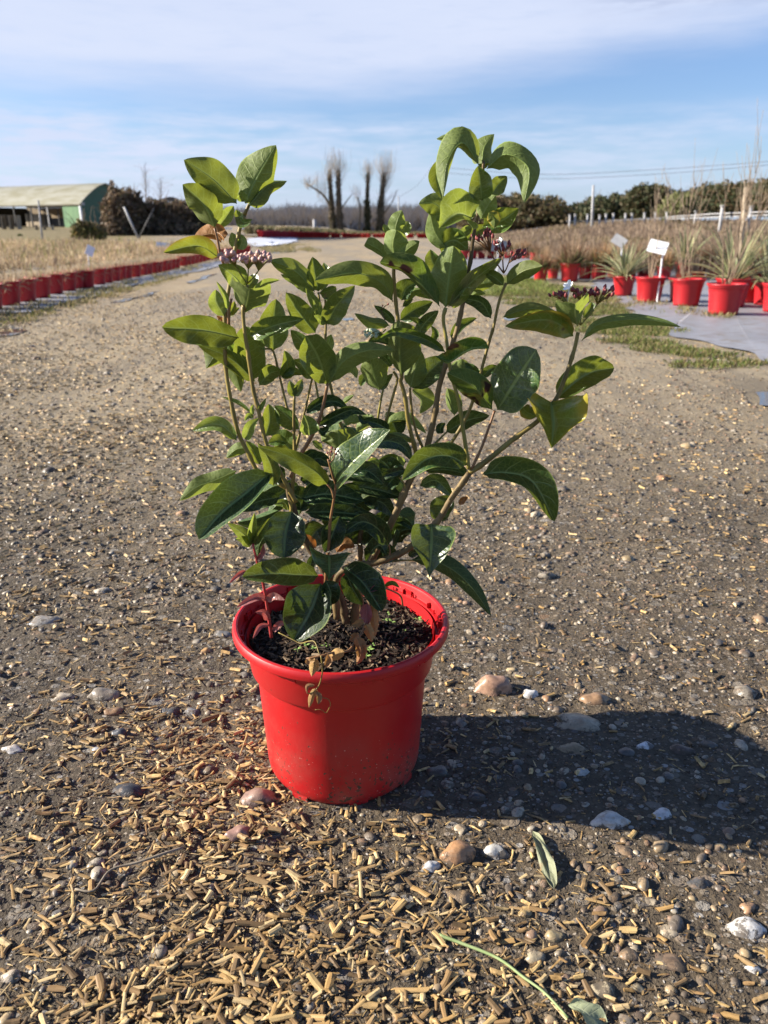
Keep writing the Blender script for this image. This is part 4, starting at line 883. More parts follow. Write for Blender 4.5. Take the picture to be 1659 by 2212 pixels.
L('H', [(930, 1030), (1070, 1080), (1200, 1000), (1330, 945), (1470, 950)], 112, 14, 'leaf_spot', 'u', (-3, -5), .55); L('H', [(1035, 990), (880, 880), (700, 815), (500, 785), (325, 888)], 50, 42, 'leaf_spot', 'u', (-2, -5)); L('H', [(590, 1218), (568, 950), (590, 678)], 115, 200, 'leaf', 'd', (-1, -2), .5); L('H', [(700, 1352), (850, 1200), (1030, 1040)], 132, 115, 'leaf', 'u', (2, 4)); L('H', [(680, 1345), (720, 1180), (785, 975)], 92, 112, 'leaf', 'd', (1, 1))
# middle behind
L('H', [(590, 467), (640, 350), (745, 285)], 96, 60, 'leaf', 'u', (1, 1)); L('H', [(600, 462), (720, 370), (832, 350)], 24, 44, 'leaf', 'd', (1, 1)); L('H', [(660, 408), (760, 380), (892, 452)], 24, 40, 'leaf', 'd', (2, 2)); L('H', [(600, 532), (650, 470), (702, 432)], 22, 36, 'leaf', 'u', (2, 3)); L('H', [(575, 665), (720, 560), (905, 480)], 66, 84, 'leaf', 'u', (4, 4)); L('H', [(805, 685), (740, 650), (670, 635)], 46, 10, 'leaf_young', 'u', (2, 1))
L('H', [(760, 825), (820, 700), (962, 568)], 62, 64, 'leaf', 'u', (2, 2), .42, 1.07, 'L'); L('H', [(890, 892), (930, 800), (890, 722)], 34, 34, 'leaf', 'u', (3, 3)); L('H', [(1490, 648), (1390, 490), (1175, 442)], 68, 52, 'leaf', 'u', (0, 1)); L('H', [(1090, 865), (1200, 730), (1348, 643)], 64, 24, 'leaf', 'u', (3, 3)); L('H', [(1270, 350), (1400, 300), (1543, 282)], 92, 66, 'leaf', 'd', (2, 2)); L('H', [(1270, 442), (1350, 390), (1432, 400)], 32, 34, 'leaf_young', 'd', (2, 2))
L('H', [(470, 718), (380, 690), (280, 680), (118, 597)], 62, 40, 'leaf', 'd', (1, 1)); L('H', [(475, 905), (360, 870), (255, 882)], 20, 66, 'leaf', 'u', (1, 1)); L('H', [(525, 703), (440, 600), (313, 516)], 46, 32, 'leaf', 'u', (2, 2)); L('H', [(370, 1370), (310, 1210), (270, 1055)], 105, 145, 'leaf', 'd', (1, 0), .5); L('H', [(380, 1370), (440, 1260), (505, 1200)], 30, 40, 'leaf', 'u', (3, 3)); L('H', [(490, 1130), (420, 1040), (350, 1010)], 52, 40, 'leaf', 'u', (3, 3)); L('H', [(20, 1190), (90, 1170), (140, 1250)], 54, 26, 'leaf_young', 'd', (3, 3)); L('H', [(270, 1240), (210, 1260), (180, 1330)], 30, 50, 'leaf', 'u', (4, 4))
L('G', [(1120, 80), (1210, 180), (1192, 305)], 118, 20, 'leaf_young', 'd', (3, 3)); L('G', [(1515, 322), (1480, 200), (1450, 68)], 38, 104, 'leaf', 'd', (3, 3)); L('F', [(492, 695), (610, 630), (730, 604)], 52, 38, 'leaf', 'u', (2, 2)); L('H', [(1370, 1262), (1280, 1160), (1228, 1092)], 44, 64, 'leaf', 'u', (3, 3)); L('H', [(1400, 1235), (1480, 1160), (1562, 1130)], 46, 46, 'leaf', 'u', (3, 3)); L('H', [(1080, 1200), (1180, 1180), (1330, 1240)], 110, 20, 'leaf', 'd', (2, 2))
L('G', [(130, 302), (260, 215), (400, 190), (532, 265)], 58, 52, 'leaf', 'u', (1, 1)); L('G', [(255, 418), (400, 330), (560, 270), (697, 316)], 44, 64, 'leaf', 'u', (0, -2)); L('G', [(165, 505), (150, 410), (113, 318)], 74, 84, 'leaf_young', 'u', (-2, -2)); L('G', [(250, 440), (290, 475), (345, 428)], 40, 34, 'leaf', 'u', (-1, -1)); L('G', [(440, 645), (440, 550), (428, 455)], 168, 155, 'leaf', 'd', (0, 0), .5); L('G', [(500, 422), (540, 385), (655, 368)], 76, 24, 'leaf_young', 'd', (2, 2))
L('G', [(790, 375), (700, 400), (597, 482)], 30, 86, 'leaf_young', 'd', (3, 3)); L('G', [(622, 310), (670, 372), (760, 330)], 22, 30, 'leaf', 'u', (2, 2)); L('G', [(905, 462), (800, 400), (697, 372)], 66, 52, 'leaf', 'u', (1, 1)); L('G', [(725, 590), (900, 560), (1045, 615), (1122, 748)], 62, 64, 'leaf', 'u', (-1, -2)); L('G', [(820, 522), (1000, 510), (1160, 575)], 28, 50, 'leaf', 'd', (0, 0)); L('G', [(540, 872), (700, 840), (862, 968)], 84, 44, 'leaf', 'u', (-3, -3)); L('G', [(830, 902), (950, 850), (1075, 828)], 38, 42, 'leaf', 'u', (0, 0))
L('G', [(1625, 845), (1450, 800), (1265, 862)], 46, 54, 'leaf', 'd', (0, 0)); L('G', [(700, 762), (760, 740), (842, 782)], 24, 32, 'leaf_young', 'u', (2, 2)); L('G', [(975, 822), (1000, 760), (985, 698)], 20, 54, 'leaf_young', 'd', (4, 4)); L('G', [(885, 408), (960, 370), (1080, 372), (1252, 492)], 74, 18, 'leaf_young', 'd', (4, 4)); L('G', [(1395, 492), (1388, 440), (1432, 393)], 44, 28, 'leaf', 'u', (1, 1)); L('G', [(1375, 640), (1480, 598), (1585, 655)], 34, 64, 'leaf', 'd', (4, 4)); L('G', [(280, 642), (230, 590), (188, 558)], 28, 32, 'leaf', 'd', (1, 1)); L('G', [(272, 722), (180, 680), (88, 722)], 44, 44, 'leaf', 'u', (2, 2)); L('G', [(130, 782), (250, 720), (372, 802)], 64, 64, 'leaf', 'u', (1, 1)); L('G', [(470, 212), (520, 170), (577, 132)], 26, 18, 'leaf_young', 'd', (4, 4))
L('F', [(607, 872), (500, 822), (380, 845), (252, 957)], 56, 66, 'leaf', 'u', (-3, -5)); L('F', [(617, 925), (500, 900), (378, 905)], 22, 44, 'leaf', 'u', (-1, -1)); L('F', [(690, 922), (820, 915), (965, 965), (1083, 1180)], 92, 44, 'leaf', 'u', (-4, -6), .45); L('F', [(350, 987), (440, 958), (532, 1048)], 38, 38, 'leaf', 'u', (3, 3)); L('F', [(530, 1045), (470, 1110), (438, 1172)], 54, 64, 'leaf', 'u', (2, 2), .5); L('E', [(1185, 193), (1182, 310), (1173, 452)], 104, 90, 'leaf_mid', 'u', (-3, -7), .27); L('E', [(1085, 362), (1180, 360), (1290, 412), (1380, 500), (1463, 624)], 46, 40, 'leaf', 'd', (-2, -4)); L('E', [(1078, 345), (1105, 325), (1135, 335)], 16, 20, 'leaf', 'u', (0, 0)); L('G', [(1560, 1155), (1600, 1110), (1642, 1080)], 30, 26, 'leaf_dead', 'u', (0, 0))
# dim interior leaves that close the heart of the bush
random.seed(3)
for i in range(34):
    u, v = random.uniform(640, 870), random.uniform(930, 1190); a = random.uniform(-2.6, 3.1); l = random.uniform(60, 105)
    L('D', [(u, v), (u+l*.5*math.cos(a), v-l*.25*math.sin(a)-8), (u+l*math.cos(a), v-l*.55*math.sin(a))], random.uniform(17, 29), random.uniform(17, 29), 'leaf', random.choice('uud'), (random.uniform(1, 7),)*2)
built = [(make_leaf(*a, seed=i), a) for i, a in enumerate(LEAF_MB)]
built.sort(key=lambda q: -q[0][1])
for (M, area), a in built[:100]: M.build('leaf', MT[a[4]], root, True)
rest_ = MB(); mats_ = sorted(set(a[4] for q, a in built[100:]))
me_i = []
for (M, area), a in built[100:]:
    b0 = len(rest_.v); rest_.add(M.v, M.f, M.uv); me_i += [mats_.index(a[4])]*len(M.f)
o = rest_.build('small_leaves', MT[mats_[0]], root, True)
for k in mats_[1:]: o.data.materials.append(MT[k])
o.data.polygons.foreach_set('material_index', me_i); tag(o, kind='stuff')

# ---- flower heads
def ellips(p, ax, r, n1=8, n2=6):
    ax = ax.normalized(); x = ax.orthogonal().normalized(); y = ax.cross(x); vs = []
    for i in range(n2+1):
        t = i/n2; rr = math.sin(math.pi*(t*.94+.03))*(1-.25*(t-.5)); h = (t-.5)*2
        for k in range(n1):
            a = 2*math.pi*k/n1; vs.append(p + ax*h*r[1] + (x*math.cos(a)+y*math.sin(a))*rr*r[0])
    fs = [(i*n1+k, i*n1+(k+1) % n1, (i+1)*n1+(k+1) % n1, (i+1)*n1+k) for i in range(n2) for k in range(n1)]
    fs += [tuple(range(n1-1, -1, -1)), tuple(n2*n1+k for k in range(n1))]
    return vs, fs
MT['bud_pink'] = simple('bud_pink', (.46, .33, .25), (.48, .22, .22), 220, .45, 0); MT['bud_green'] = simple('bud_green', (.42, .50, .30), (.55, .60, .42), 220, .45, 0); MT['bud_dark'] = simple('bud_dark', (.14, .022, .03), (.26, .06, .05), 220, .5, 0)
MT['petal'] = simple('petal', (.85, .84, .80), (.90, .89, .86), 60, .5, 0)
def head(z, hub, spots, dy, sm, bm, r, hub2=None, label=None):
    """hub = where the peduncle ends; spots = bud positions with their branching point"""
    h = W3(z, hub, dy); S = MB(); fc = None; buds = []
    for br, pts in spots:
        b_ = W3(z, br, dy+random.uniform(-.8, .8)); S.tube(cat([h, h.lerp(b_, .5)+Vector((0, 0, -.001)), b_], 6), [.0009, .0007], 6)
        for p in pts:
            q = W3(z, p, dy+random.uniform(-1.6, 1.6)); S.tube([b_, b_.lerp(q, .6)+Vector((0, 0, .001)), q], [.0006, .0004], 5)
            buds.append((q, (q-b_).normalized()*.7+Vector((0, 0, .5))))
    fc = S.build('flower_head', MT[sm], root, True); ORG[fc.name] = ORG[root.name]
    if label: fc['label'] = label
    for q, ax in buds:
        k = random.uniform(.8, 1.15); vs, fs = ellips(q, ax, (r[0]*k, r[1]*k)); MB().add(vs, fs).build('bud', MT[bm], fc, True)
    return fc
def scatter(cx, cy, rx, ry, n, md):
    out = []
    tries = 0
    while len(out) < n and tries < 4000:
        tries += 1; a = random.random()*6.28; q = math.sqrt(random.random()); p = (cx+rx*q*math.cos(a), cy+ry*q*math.sin(a))
        if all(math.hypot(p[0]-o_[0], p[1]-o_[1]) > md for o_ in out): out.append(p)
    return out
random.seed(9)
head('J', (1125, 655), [((990, 440), scatter(900, 320, 110, 70, 17, 30)), ((1140, 480), scatter(1140, 350, 120, 62, 24, 32)), ((1260, 500), scatter(1290, 350, 120, 70, 22, 32))], -2, 'stem_green', 'bud_pink', (.0030, .0034), label='flat head of pale pink buds on the left stem')
head('H', (430, 760), [((380, 790), scatter(290, 795, 75, 42, 15, 20))], 1, 'stem_green', 'bud_green', (.0022, .0024), label='small greenish white bud head in the middle')
f1 = head('B', (968, 955), [((880, 820), scatter(790, 735, 42, 30, 6, 12)+scatter(870, 690, 40, 32, 8, 12)), ((960, 845), scatter(935, 765, 45, 40, 8, 12)+scatter(1010, 770, 40, 20, 3, 12)), ((1000, 890), scatter(1060, 830, 48, 45, 10, 12))], 1, 'stem_red', 'bud_dark', (.0019, .0034), label='loose head of dark red faded buds at the upper right')
f2 = head('K', (800, 478), [((690, 300), scatter(590, 230, 75, 24, 6, 20)+scatter(670, 225, 30, 20, 4, 14)), ((800, 290), scatter(760, 215, 55, 40, 9, 14)+scatter(860, 205, 40, 40, 8, 14)), ((935, 310), scatter(920, 195, 30, 40, 5, 14)+scatter(1020, 200, 55, 45, 11, 14))], -1, 'stem_green', 'bud_dark', (.0021, .0034), label='wide head of dark red faded buds at the far right')
head('C', (1160, 1030), [((1162, 985), [(1145, 968), (1172, 935), (1168, 958)]), ((1185, 1000), [(1195, 945), (1200, 975)])], -7, 'stem_red', 'bud_dark', (.0013, .0017), label='tiny cluster of red buds on the front twig')
head('H', (520, 40), [((680, 10), [(700, 40), (740, 45), (765, 50)])], 2, 'bark', 'bud_dark', (.0012, .0018))
head('H', (425, 660), [((385, 570), [(400, 520), (455, 505), (380, 545)])], 1, 'bark', 'bud_dark', (.0010, .0018))
def flower(z, p, stem, dy, r, parent, up):
    c = W3(z, p, dy); M = MB(); up = Vector(up).normalized(); x = up.orthogonal().normalized(); y = up.cross(x)
    for k in range(5):
        a = 2*math.pi*k/5+.3; d_ = x*math.cos(a)+y*math.sin(a); e = up.cross(d_); vs = []; fs = []
        for i in range(5):
            t = i/4; w = .46*math.sin(math.pi*min(.12+t*.72, .98))
            for j in (-1, 0, 1): vs.append(c + d_*r*t + e*r*w*j + up*r*(.35*t*t+.1*abs(j)*t))
        for i in range(4):
            for j in range(2): fs.append((i*3+j, i*3+j+1, i*3+j+4, i*3+j+3))
        M.add(vs, fs)
    for k in range(5):
        a = 2*math.pi*k/5; d_ = x*math.cos(a)+y*math.sin(a); M.tube([c, c+d_*r*.3+up*r*.8], [.0002, .0002], 4)
    M.tube([W3(z, stem, dy), c-up*.001], [.0006, .0009], 6)
    M.build('flower', MT['petal'], parent, True)
flower('K', (705, 160), (690, 290), -1, .0065, f2, (-.7, -.45, .55)); flower('B', (945, 752), (925, 830), 1, .0055, f1, (-.7, -.45, .55))

# ---------------------------------------------------------------- weeds in the pot
def thing_leaf(parent, name, z, pts, wl, wr, mk, side, dy, seed, **kw):
    M, a = make_leaf(z, pts, wl, wr, mk, side, dy, kw.get('peak', .42), 1.07, None, 1.0, 0.0, seed); return M.build(name, MT[mk], parent, True)
base = W3('E', (436, 722), -7.5)
w = empty('red_weed', base, 'red stemmed weed with reddish leaves and green tip standing at the left inside the pot', 'weed')
MB().tube(cat([W3('E', p, d_) for p, d_ in (((437, 722), -7.5), ((420, 600), -7.5), ((398, 470), -7.5), ((370, 370), -8), ((350, 285), -8))], 20), [.0021, .0013], 8).build('stem', MT['stem_crimson'], w, True)
for i, (pts, a, b_, mk, sd_) in enumerate([
    ([(412, 552), (370, 535), (275, 582)], 14, 18, 'weed_red', 'u'), ([(414, 552), (450, 530), (500, 548)], 16, 18, 'weed_red', 'u'), ([(424, 640), (400, 605), (360, 605)], 18, 14, 'weed_red', 'u'),
    ([(428, 665), (385, 670), (350, 728)], 12, 10, 'weed_red', 'u'), ([(445, 695), (475, 660), (524, 652)], 14, 14, 'weed_red', 'u'), ([(352, 285), (300, 235), (232, 190)], 24, 26, 'leaf_young', 'u'), ([(352, 285), (345, 230), (358, 140)], 16, 22, 'leaf_young', 'u'),
    ([(352, 285), (385, 230), (430, 165)], 20, 24, 'leaf', 'u'), ([(345, 290), (300, 265), (270, 262)], 22, 20, 'leaf_young', 'u'), ([(355, 290), (370, 270), (378, 245)], 10, 10, 'leaf_young', 'u'), ([(318, 410), (285, 430), (240, 470)], 9, 10, 'weed_red', 'u'), ([(368, 360), (392, 330), (400, 285)], 10, 14, 'weed_red', 'u')]):
    thing_leaf(w, 'leaf', 'E', pts, a, b_, mk, sd_, (-7.5, -8.5), 300+i)
base = W3('E', (880, 790), -9)
w = empty('withered_weed', base, 'withered brown weed with pinkish stem drooping over the front of the pot rim', 'weed')
def q3(pts): return [V(*zp('E', (a, b_)), Y0+.01*d_) for a, b_, d_ in pts]
MB().tube(cat(q3([(880, 640, -8), (865, 690, -9), (830, 740, -10.5), (795, 785, -12), (740, 790, -13), (680, 805, -14.2), (600, 822, -14.3)]), 26), [.0016, .0011], 7).build('stem', MT['stem_red'], w, True)
MB().tube(cat(q3([(668, 808, -14.6), (675, 870, -14.8), (668, 920, -14.6), (650, 960, -14.6), (610, 985, -14.6), (598, 960, -14.7)]), 24), [.0009, .0006], 6).build('stem', MT['stem'], w, True)
MB().tube(cat(q3([(650, 970, -14.5), (668, 1000, -14.6), (700, 1010, -14.8), (712, 1035, -14.8), (700, 1064, -14.6), (690, 1075, -14.4), (670, 1060, -14.6), (640, 1060, -14.6)]), 30), [.0005, .0003], 5).build('tendril', MT['stem'], w, True)
MB().tube(cat(q3([(470, 700, -9), (540, 735, -10), (572, 750, -10.5), (615, 740, -11.5), (640, 745, -12), (660, 800, -13.8)]), 24), [.0007, .0007], 5).build('tendril', MT['stem'], w, True)
for i, (pts, a, b_, mk, d_) in enumerate([
    ([(885, 560), (880, 610), (888, 660)], 18, 20, 'weed_red', -8), ([(905, 570), (915, 640), (920, 720)], 16, 14, 'weed_dry', -8), ([(868, 640), (840, 660), (808, 668)], 10, 12, 'weed_dry', -9), ([(880, 660), (895, 700), (905, 745)], 16, 16, 'weed_dry', -9),
    ([(840, 700), (820, 730), (800, 735)], 14, 14, 'weed_dry', -10.5), ([(835, 720), (855, 790), (835, 850)], 20, 16, 'weed_dry', -11.5), ([(850, 740), (860, 800), (875, 820)], 16, 18, 'weed_dry', -11), ([(780, 790), (740, 800), (690, 830)], 18, 16, 'weed_dry', -13.5), ([(700, 800), (705, 830), (690, 865)], 10, 12, 'weed_dry', -14.5),
    ([(640, 820), (632, 860), (625, 905)], 16, 14, 'weed_dry', -14.5), ([(600, 822), (610, 835), (640, 832)], 12, 10, 'weed_dry', -14.5), ([(640, 960), (625, 1000), (612, 1050)], 10, 10, 'weed_dry', -14.6), ([(645, 975), (660, 1000), (655, 1035)], 9, 9, 'weed_dry', -14.6), ([(640, 945), (605, 950), (602, 985)], 6, 6, 'weed_dry', -14.6)]):
    thing_leaf(w, 'leaf', 'E', pts, a*1.35, b_*1.35, mk, 'ud'[i % 2], (d_, d_-.3), 340+i)
base = W3('E', (1045, 600), -2)
w = empty('red_weed', base, 'slender weed with pink and green drooping tip behind the right front leaf', 'weed')
MB().tube(cat(q3([(1050, 575, -3), (1040, 530, -4), (1000, 505, -6), (958, 490, -7)]), 14), [.0012, .001], 6).build('stem', MT['stem_red'], w, True)
for i, (pts, a, b_, mk) in enumerate([([(958, 488), (925, 490), (895, 508)], 14, 12, 'weed_red'), ([(955, 480), (948, 450), (938, 418)], 8, 8, 'leaf_young'), ([(965, 485), (1000, 470), (1035, 490)], 12, 8, 'leaf_turn')]):
    thing_leaf(w, 'leaf', 'E', pts, a, b_, mk, 'u', (-7, -7), 380+i)
# tiny seedlings
random.seed(33)
MT['seedling'] = simple('seedling_green', (.16, .26, .06), (.24, .34, .10), 60, .5, 0)
sdl = [(440, 590), (432, 605), (985, 625), (970, 655), (1000, 660), (1140, 640), (1125, 650), (900, 745), (915, 770), (895, 790), (690, 775), (635, 785), (745, 640), (880, 820), (560, 790), (760, 700), (1180, 710), (1060, 700), (600, 770)]
for i, p in enumerate(sdl):
    c = W3('E', p, 0); r_ = (c-CAM); t = (.002+SZ+.004-CH)/r_.z; c = CAM + r_*t
    if math.hypot(c.x-POT.x, c.y-POT.y) > .112: continue
    M = MB(); k = random.choice((2, 2, 3, 4)); s = random.uniform(.003, .0065); a0 = random.random()*6
    M.tube([c-Vector((0, 0, .006)), c+Vector((0, 0, .004))], [.0005, .0004], 5)
    for j in range(k):
        a = a0+2*math.pi*j/k; d_ = Vector((math.cos(a), math.sin(a), .25)); e = Vector((-math.sin(a), math.cos(a), 0)); c2 = c+Vector((0, 0, .004))
        M.add([c2, c2+d_*s*.5+e*s*.4, c2+d_*s*1.1, c2+d_*s*.5-e*s*.4, c2+d_*s*.55+Vector((0, 0, .0012))], [(0, 3, 4), (3, 2, 4), (2, 1, 4), (1, 0, 4)])
    o = M.build('seedling', MT['seedling'], None, True); tag(o, 'tiny pale green seedling sprouting from the dark compost in the pot', 'seedling', 'seedlings in the pot')
# fallen leaves, green stalk and dry root on the track
def ground_leaf(name, pts, wl, wr, mk, label, seed):
    P3 = [G(u, v) for u, v in pts]; n, mc = 18, 5; C_ = cat(P3, n); M = MB(); vs, uv, fs = [], [], []
    for i in range(n):
        t = i/(n-1); T = (C_[min(i+1, n-1)]-C_[max(i-1, 0)]).normalized(); S = T.cross(Vector((0, 0, 1))).normalized(); f = fprof(t, .6)
        for j in range(-mc, mc+1):
            s = abs(j)/mc; w = (wr if j > 0 else wl)*f*s
            q = C_[i] + S*math.copysign(w, j); q.z = gz(q.x, q.y) + .005 + .004*s*f*(1+math.sin(t*9+j)) + .003*math.sin(t*5)
            vs.append(q); uv.append((t, .5+.5*j/mc))
    cN = 2*mc+1
    fs = [(i*cN+j, i*cN+j+1, (i+1)*cN+j+1, (i+1)*cN+j) for i in range(n-1) for j in range(cN-1)]
    o = M.add(vs, fs, uv).build(name, MT[mk], None, True); tag(o, label, 'fallen leaf')
MT['leaf_fallen'] = leafmat('leaf_fallen', (.24, .26, .15), (.27, .29, .18), (.38, .40, .26), (.3, .33, .14), .2, spots=.9, rough=.6)
ground_leaf('fallen_leaf', [(1150, 1800), (1163, 1835), (1180, 1880), (1196, 1922)], .0085, .0075, 'leaf_fallen', 'crumpled pale green leaf lying on the gravel right of the pot front', 1)
ground_leaf('fallen_leaf', [(1226, 2180), (1262, 2196), (1310, 2225)], .013, .010, 'leaf_fallen', 'pale green leaf at the end of the green stalk on the bottom edge', 2)
def lift(u, v, h): p = G(u, v); p.z = gz(p.x, p.y)+h; return p
o = MB().tube(cat([lift(944, 2026, .005), lift(1000, 2045, .006), lift(1075, 2078, .006), lift(1130, 2120, .006), lift(1176, 2155, .006), lift(1226, 2209, .005)], 24), [.0019, .0011], 7).build('green_stalk', simple('green_stalk', (.20, .27, .10), (.28, .34, .15), 60, .5, .1), None, True)
tag(o, 'long green plant stalk lying on the gravel at the bottom right', 'stalk')
o = MB().tube(cat([lift(164, 1930, .006), lift(205, 1935, .007), lift(240, 1890, .009), lift(298, 1877, .009), lift(350, 1862, .010), lift(397, 1842, .008)], 26), [.0012, .0018], 6).build('dry_root', simple('dry_root', (.15, .12, .085), (.25, .21, .155), 60, .8, .1), None, True)
tag(o, 'thin grey dry twig snaking through the straw at the lower left', 'twig')

# ---------------------------------------------------------------- the nursery beds behind
random.seed(101); rng = np.random.default_rng(101)
def cone_pot(rt=.14, h=.22):
    M = MB(); s = rt/.14; z = h/.2185
    M.lathe([(.0, .006), (.092*s, .006), (.0995*s, .0), (.103*s, .022*z), (.1165*s, .148*z), (.1205*s, .1565*z), (.1262*s, .203*z), (.1372*s, .2052*z), (.1402*s, .2115*z), (.1378*s, .218*z), (.1330*s, .2178*z), (.1308*s, .2*z), (.125*s, .185*z), (.02, .186*z), (.0, .186*z)], 28)
    return M.mesh('pot', MT['red_far'], True)
m, nt, b, o = mat('red_plastic_plain'); co = objco(nt)
setc(nt, b.inputs['Base Color'], MIX(nt, NOISE(nt, co, 9, 3), (.34, .008, .012), (.42, .012, .017))); b.inputs['Roughness'].default_value = .42
b.inputs['Subsurface Weight'].default_value = .03; b.inputs['Subsurface Radius'].default_value = (.02, .002, .002); b.inputs['Subsurface Scale'].default_value = .3
MT['red_far'] = m
PM = cone_pot()
def tuft(n, hgt, spread, cols, wid, lean=.5, base_r=.11, droop=.15, z0=.17):
    a = rng.random(n)*2*np.pi; r = base_r*np.sqrt(rng.random(n)); P = np.c_[r*np.cos(a), r*np.sin(a), np.full(n, z0)]
    b_ = a + rng.normal(0, .8, n); l = np.abs(rng.normal(0, lean, n)); h = hgt*rng.uniform(.45, 1.05, n)
    D = np.c_[np.cos(b_)*np.sin(l), np.sin(b_)*np.sin(l), np.cos(l)]*h[:, None]
    W = np.cross(D, randdir(n)); W /= np.linalg.norm(W, axis=1)[:, None]+1e-9; W *= (wid*rng.uniform(.6, 1.3, n))[:, None]
    bend = np.c_[np.zeros(n), np.zeros(n), h*droop]
    return blades(P, D, W, .3, np.array(cols)[rng.integers(0, len(cols), n)]*rng.uniform(.7, 1.2, n)[:, None], bend)
def tuft_mesh(name, *parts):
    v, q, c = [], [], []; nb = 0
    for a, b_, c_ in parts: v.append(a); q.append(b_+nb); c.append(c_); nb += len(a)
    o = bulk(name, np.concatenate(v), np.concatenate(q), MT['grass'], np.concatenate(c)); me = o.data; bpy.data.objects.remove(o); return me
STRAW_T = [(.40, .30, .18), (.50, .385, .24), (.34, .25, .15), (.44, .32, .21)]; GREEN_T = [(.20, .24, .06), (.28, .28, .08)]
def potted(name, plant_me, plant_name, label, cat_, group, p, s, rz):
    r = empty(name, p, label, cat_, group, rz); r.scale = (s, s, s)
    link('pot', PM, r); link(plant_name, plant_me, r); return r
# left bed: the front row of red pots, each with a mop of dead straw-coloured grass
LT = [tuft_mesh('dead_grass', tuft(170, .12, 0, STRAW_T, .004, 1.35), tuft(10, .22, 0, STRAW_T+GREEN_T, .002, .3)) for _ in range(4)]
row = [(20, 661), (56, 653), (88, 645), (117, 636.5), (146, 630), (163, 625), (187, 623), (212, 616), (229, 612.5), (245, 609), (259, 605.5), (272, 603), (292, 600), (307, 596), (318, 594), (330, 591.5), (340, 590), (351, 587.5), (361, 585.5), (370, 583), (379, 581), (395, 575.5), (404, 574), (413, 572), (421, 570), (430, 568), (438, 566)]
LEFT = []
def row_h(u): return 46+(u-20)*(-.082) if u < 300 else 23-(u-300)*.052
for i, (u, v) in enumerate(row):
    p = G(u, v); s = 1.1*max(.62, row_h(u)/(F/(p.y*cp)*.2185)); s = min(s, 1.2)
    LEFT.append((p, s))
d0_ = (LEFT[0][0]-LEFT[1][0])
for k_ in range(1, 7): LEFT.insert(0, (row0 + d0_*k_, LEFT[0][1])) if k_ > 1 else (row0 := LEFT[0][0], LEFT.insert(0, (row0+d0_, LEFT[0][1])))
# the row runs on to the corner of the bed
for u, v in [(446, 563.5), (455, 561.5), (463, 559.5), (471, 557.5), (479, 556), (487, 554.5), (495, 553), (503, 551.5), (511, 550), (519, 548.5), (527, 547), (535, 546)]:
    p = G(u, v); LEFT.append((p, .88))
for i, (p, s) in enumerate(LEFT):
    potted('potted_grass', LT[i % 4], 'grass_tuft', 'red pot topped with dead straw coloured grass in the front row of the left bed', 'potted plant', 'red pots along the left bed', (p.x, p.y, terrain(p.x, p.y)+.012), s, random.random()*6.28)
# the rest of that bed reads as one straw-coloured mat of pot tops
P_, H_, S_ = [], [], []
rx = [q[0] for q in LEFT]; A_, B_ = rx[0], rx[-1]
pts = []
for k in range(70):
    t = k/69; a = Vector((A_.x-2, A_.y-1.6, 0)).lerp(B_, t)
    for j in range(60):
        d_ = .28+.34*j; x = a.x-d_*(1+.012*d_)+rng.normal(0, .07); y = a.y+d_*.10+rng.normal(0, .12)
        if y > 3.5 and y < 45 and x/y > -1.15: pts.append((x, y, d_))
v, q, c = [], [], []; nb = 0
for x, y, d_ in pts:
    n = 26 if y < 14 else 16; k = 1+.035*y
    cols = STRAW_T if d_ < 9 else STRAW_T+GREEN_T+GREEN_T
    tn = noise.noise((x*.8, y*.5, 2)); cols = [tuple(q_*(1+.55*tn) for q_ in c0_) for c0_ in cols]
    if noise.noise((x*2.5, y*1.2, 7)) < -.28: continue
    a, b_, c_ = tuft(n, .13*(1+.01*y), 0, cols, .006*k, 1.4, .16, .1, .16); a2, b2, c2 = tuft(3, (.25 if d_ < 9 else .45), 0, STRAW_T+GREEN_T*(1 if d_ < 9 else 4), .003*k, .3, .14, .1, .16)
    off = np.array([x, y, terrain(x, y)]); v += [a+off, a2+off]; q += [b_+nb, b2+nb+len(a)]; c += [c_, c2]; nb += len(a)+len(a2)
tag(bulk('dead_grass_bed', np.concatenate(v), np.concatenate(q), MT['grass'], np.concatenate(c)), 'wide mat of straw coloured dead grass tops filling the left bed', 'grass bed', None, 'stuff')
# label boards on stakes
def board(u, vtop, vbot, vground, w, h, label, tilt=.5, yaw=0, Y=None, m='white_paint', roll=0.0, lines=0):
    p = G(u, vground) if Y is None else V(u, vground, Y)
    c = V(u, (vtop+vbot)/2, p.y)
    r = empty('label_board', (p.x, p.y, terrain(p.x, p.y)), label, 'plant label')
    M = MB(); M.tube([(p.x, p.y, terrain(p.x, p.y)), (p.x, p.y, c.z-.002)], .009, 6); M.build('stake', MT['white_paint'], r)
    M = MB(); rot = Euler((-tilt, roll, yaw)).to_matrix(); cc = Vector((c.x, c.y-.012, c.z)); M.box(cc, (w, .004, h), 0, None, rot)
    bd = M.build('plate', MT[m], r)
    if lines:
        L_ = MB()
        for k in range(9): L_.box(cc+rot @ Vector((-.014+.0035*k, -.0028, 0)), (.0022, .0006, .003), 0, None, rot)
        L_.build('lettering', MT['ink'], bd)
    return r
MT['ink'] = simple('ink_grey', (.45, .46, .48), (.5, .5, .52), 10, .6, 0)
board(195, 530, 553, 592, .13, .17, 'small white label board on a white stake among the left straw coloured pots', .3, .6, None, 'white_paint', .5)
board(352, 527, 538, 552, .34, .22, 'pale label board on a short stake farther back in the left bed', .4, .2, None, 'white_paint', .1)

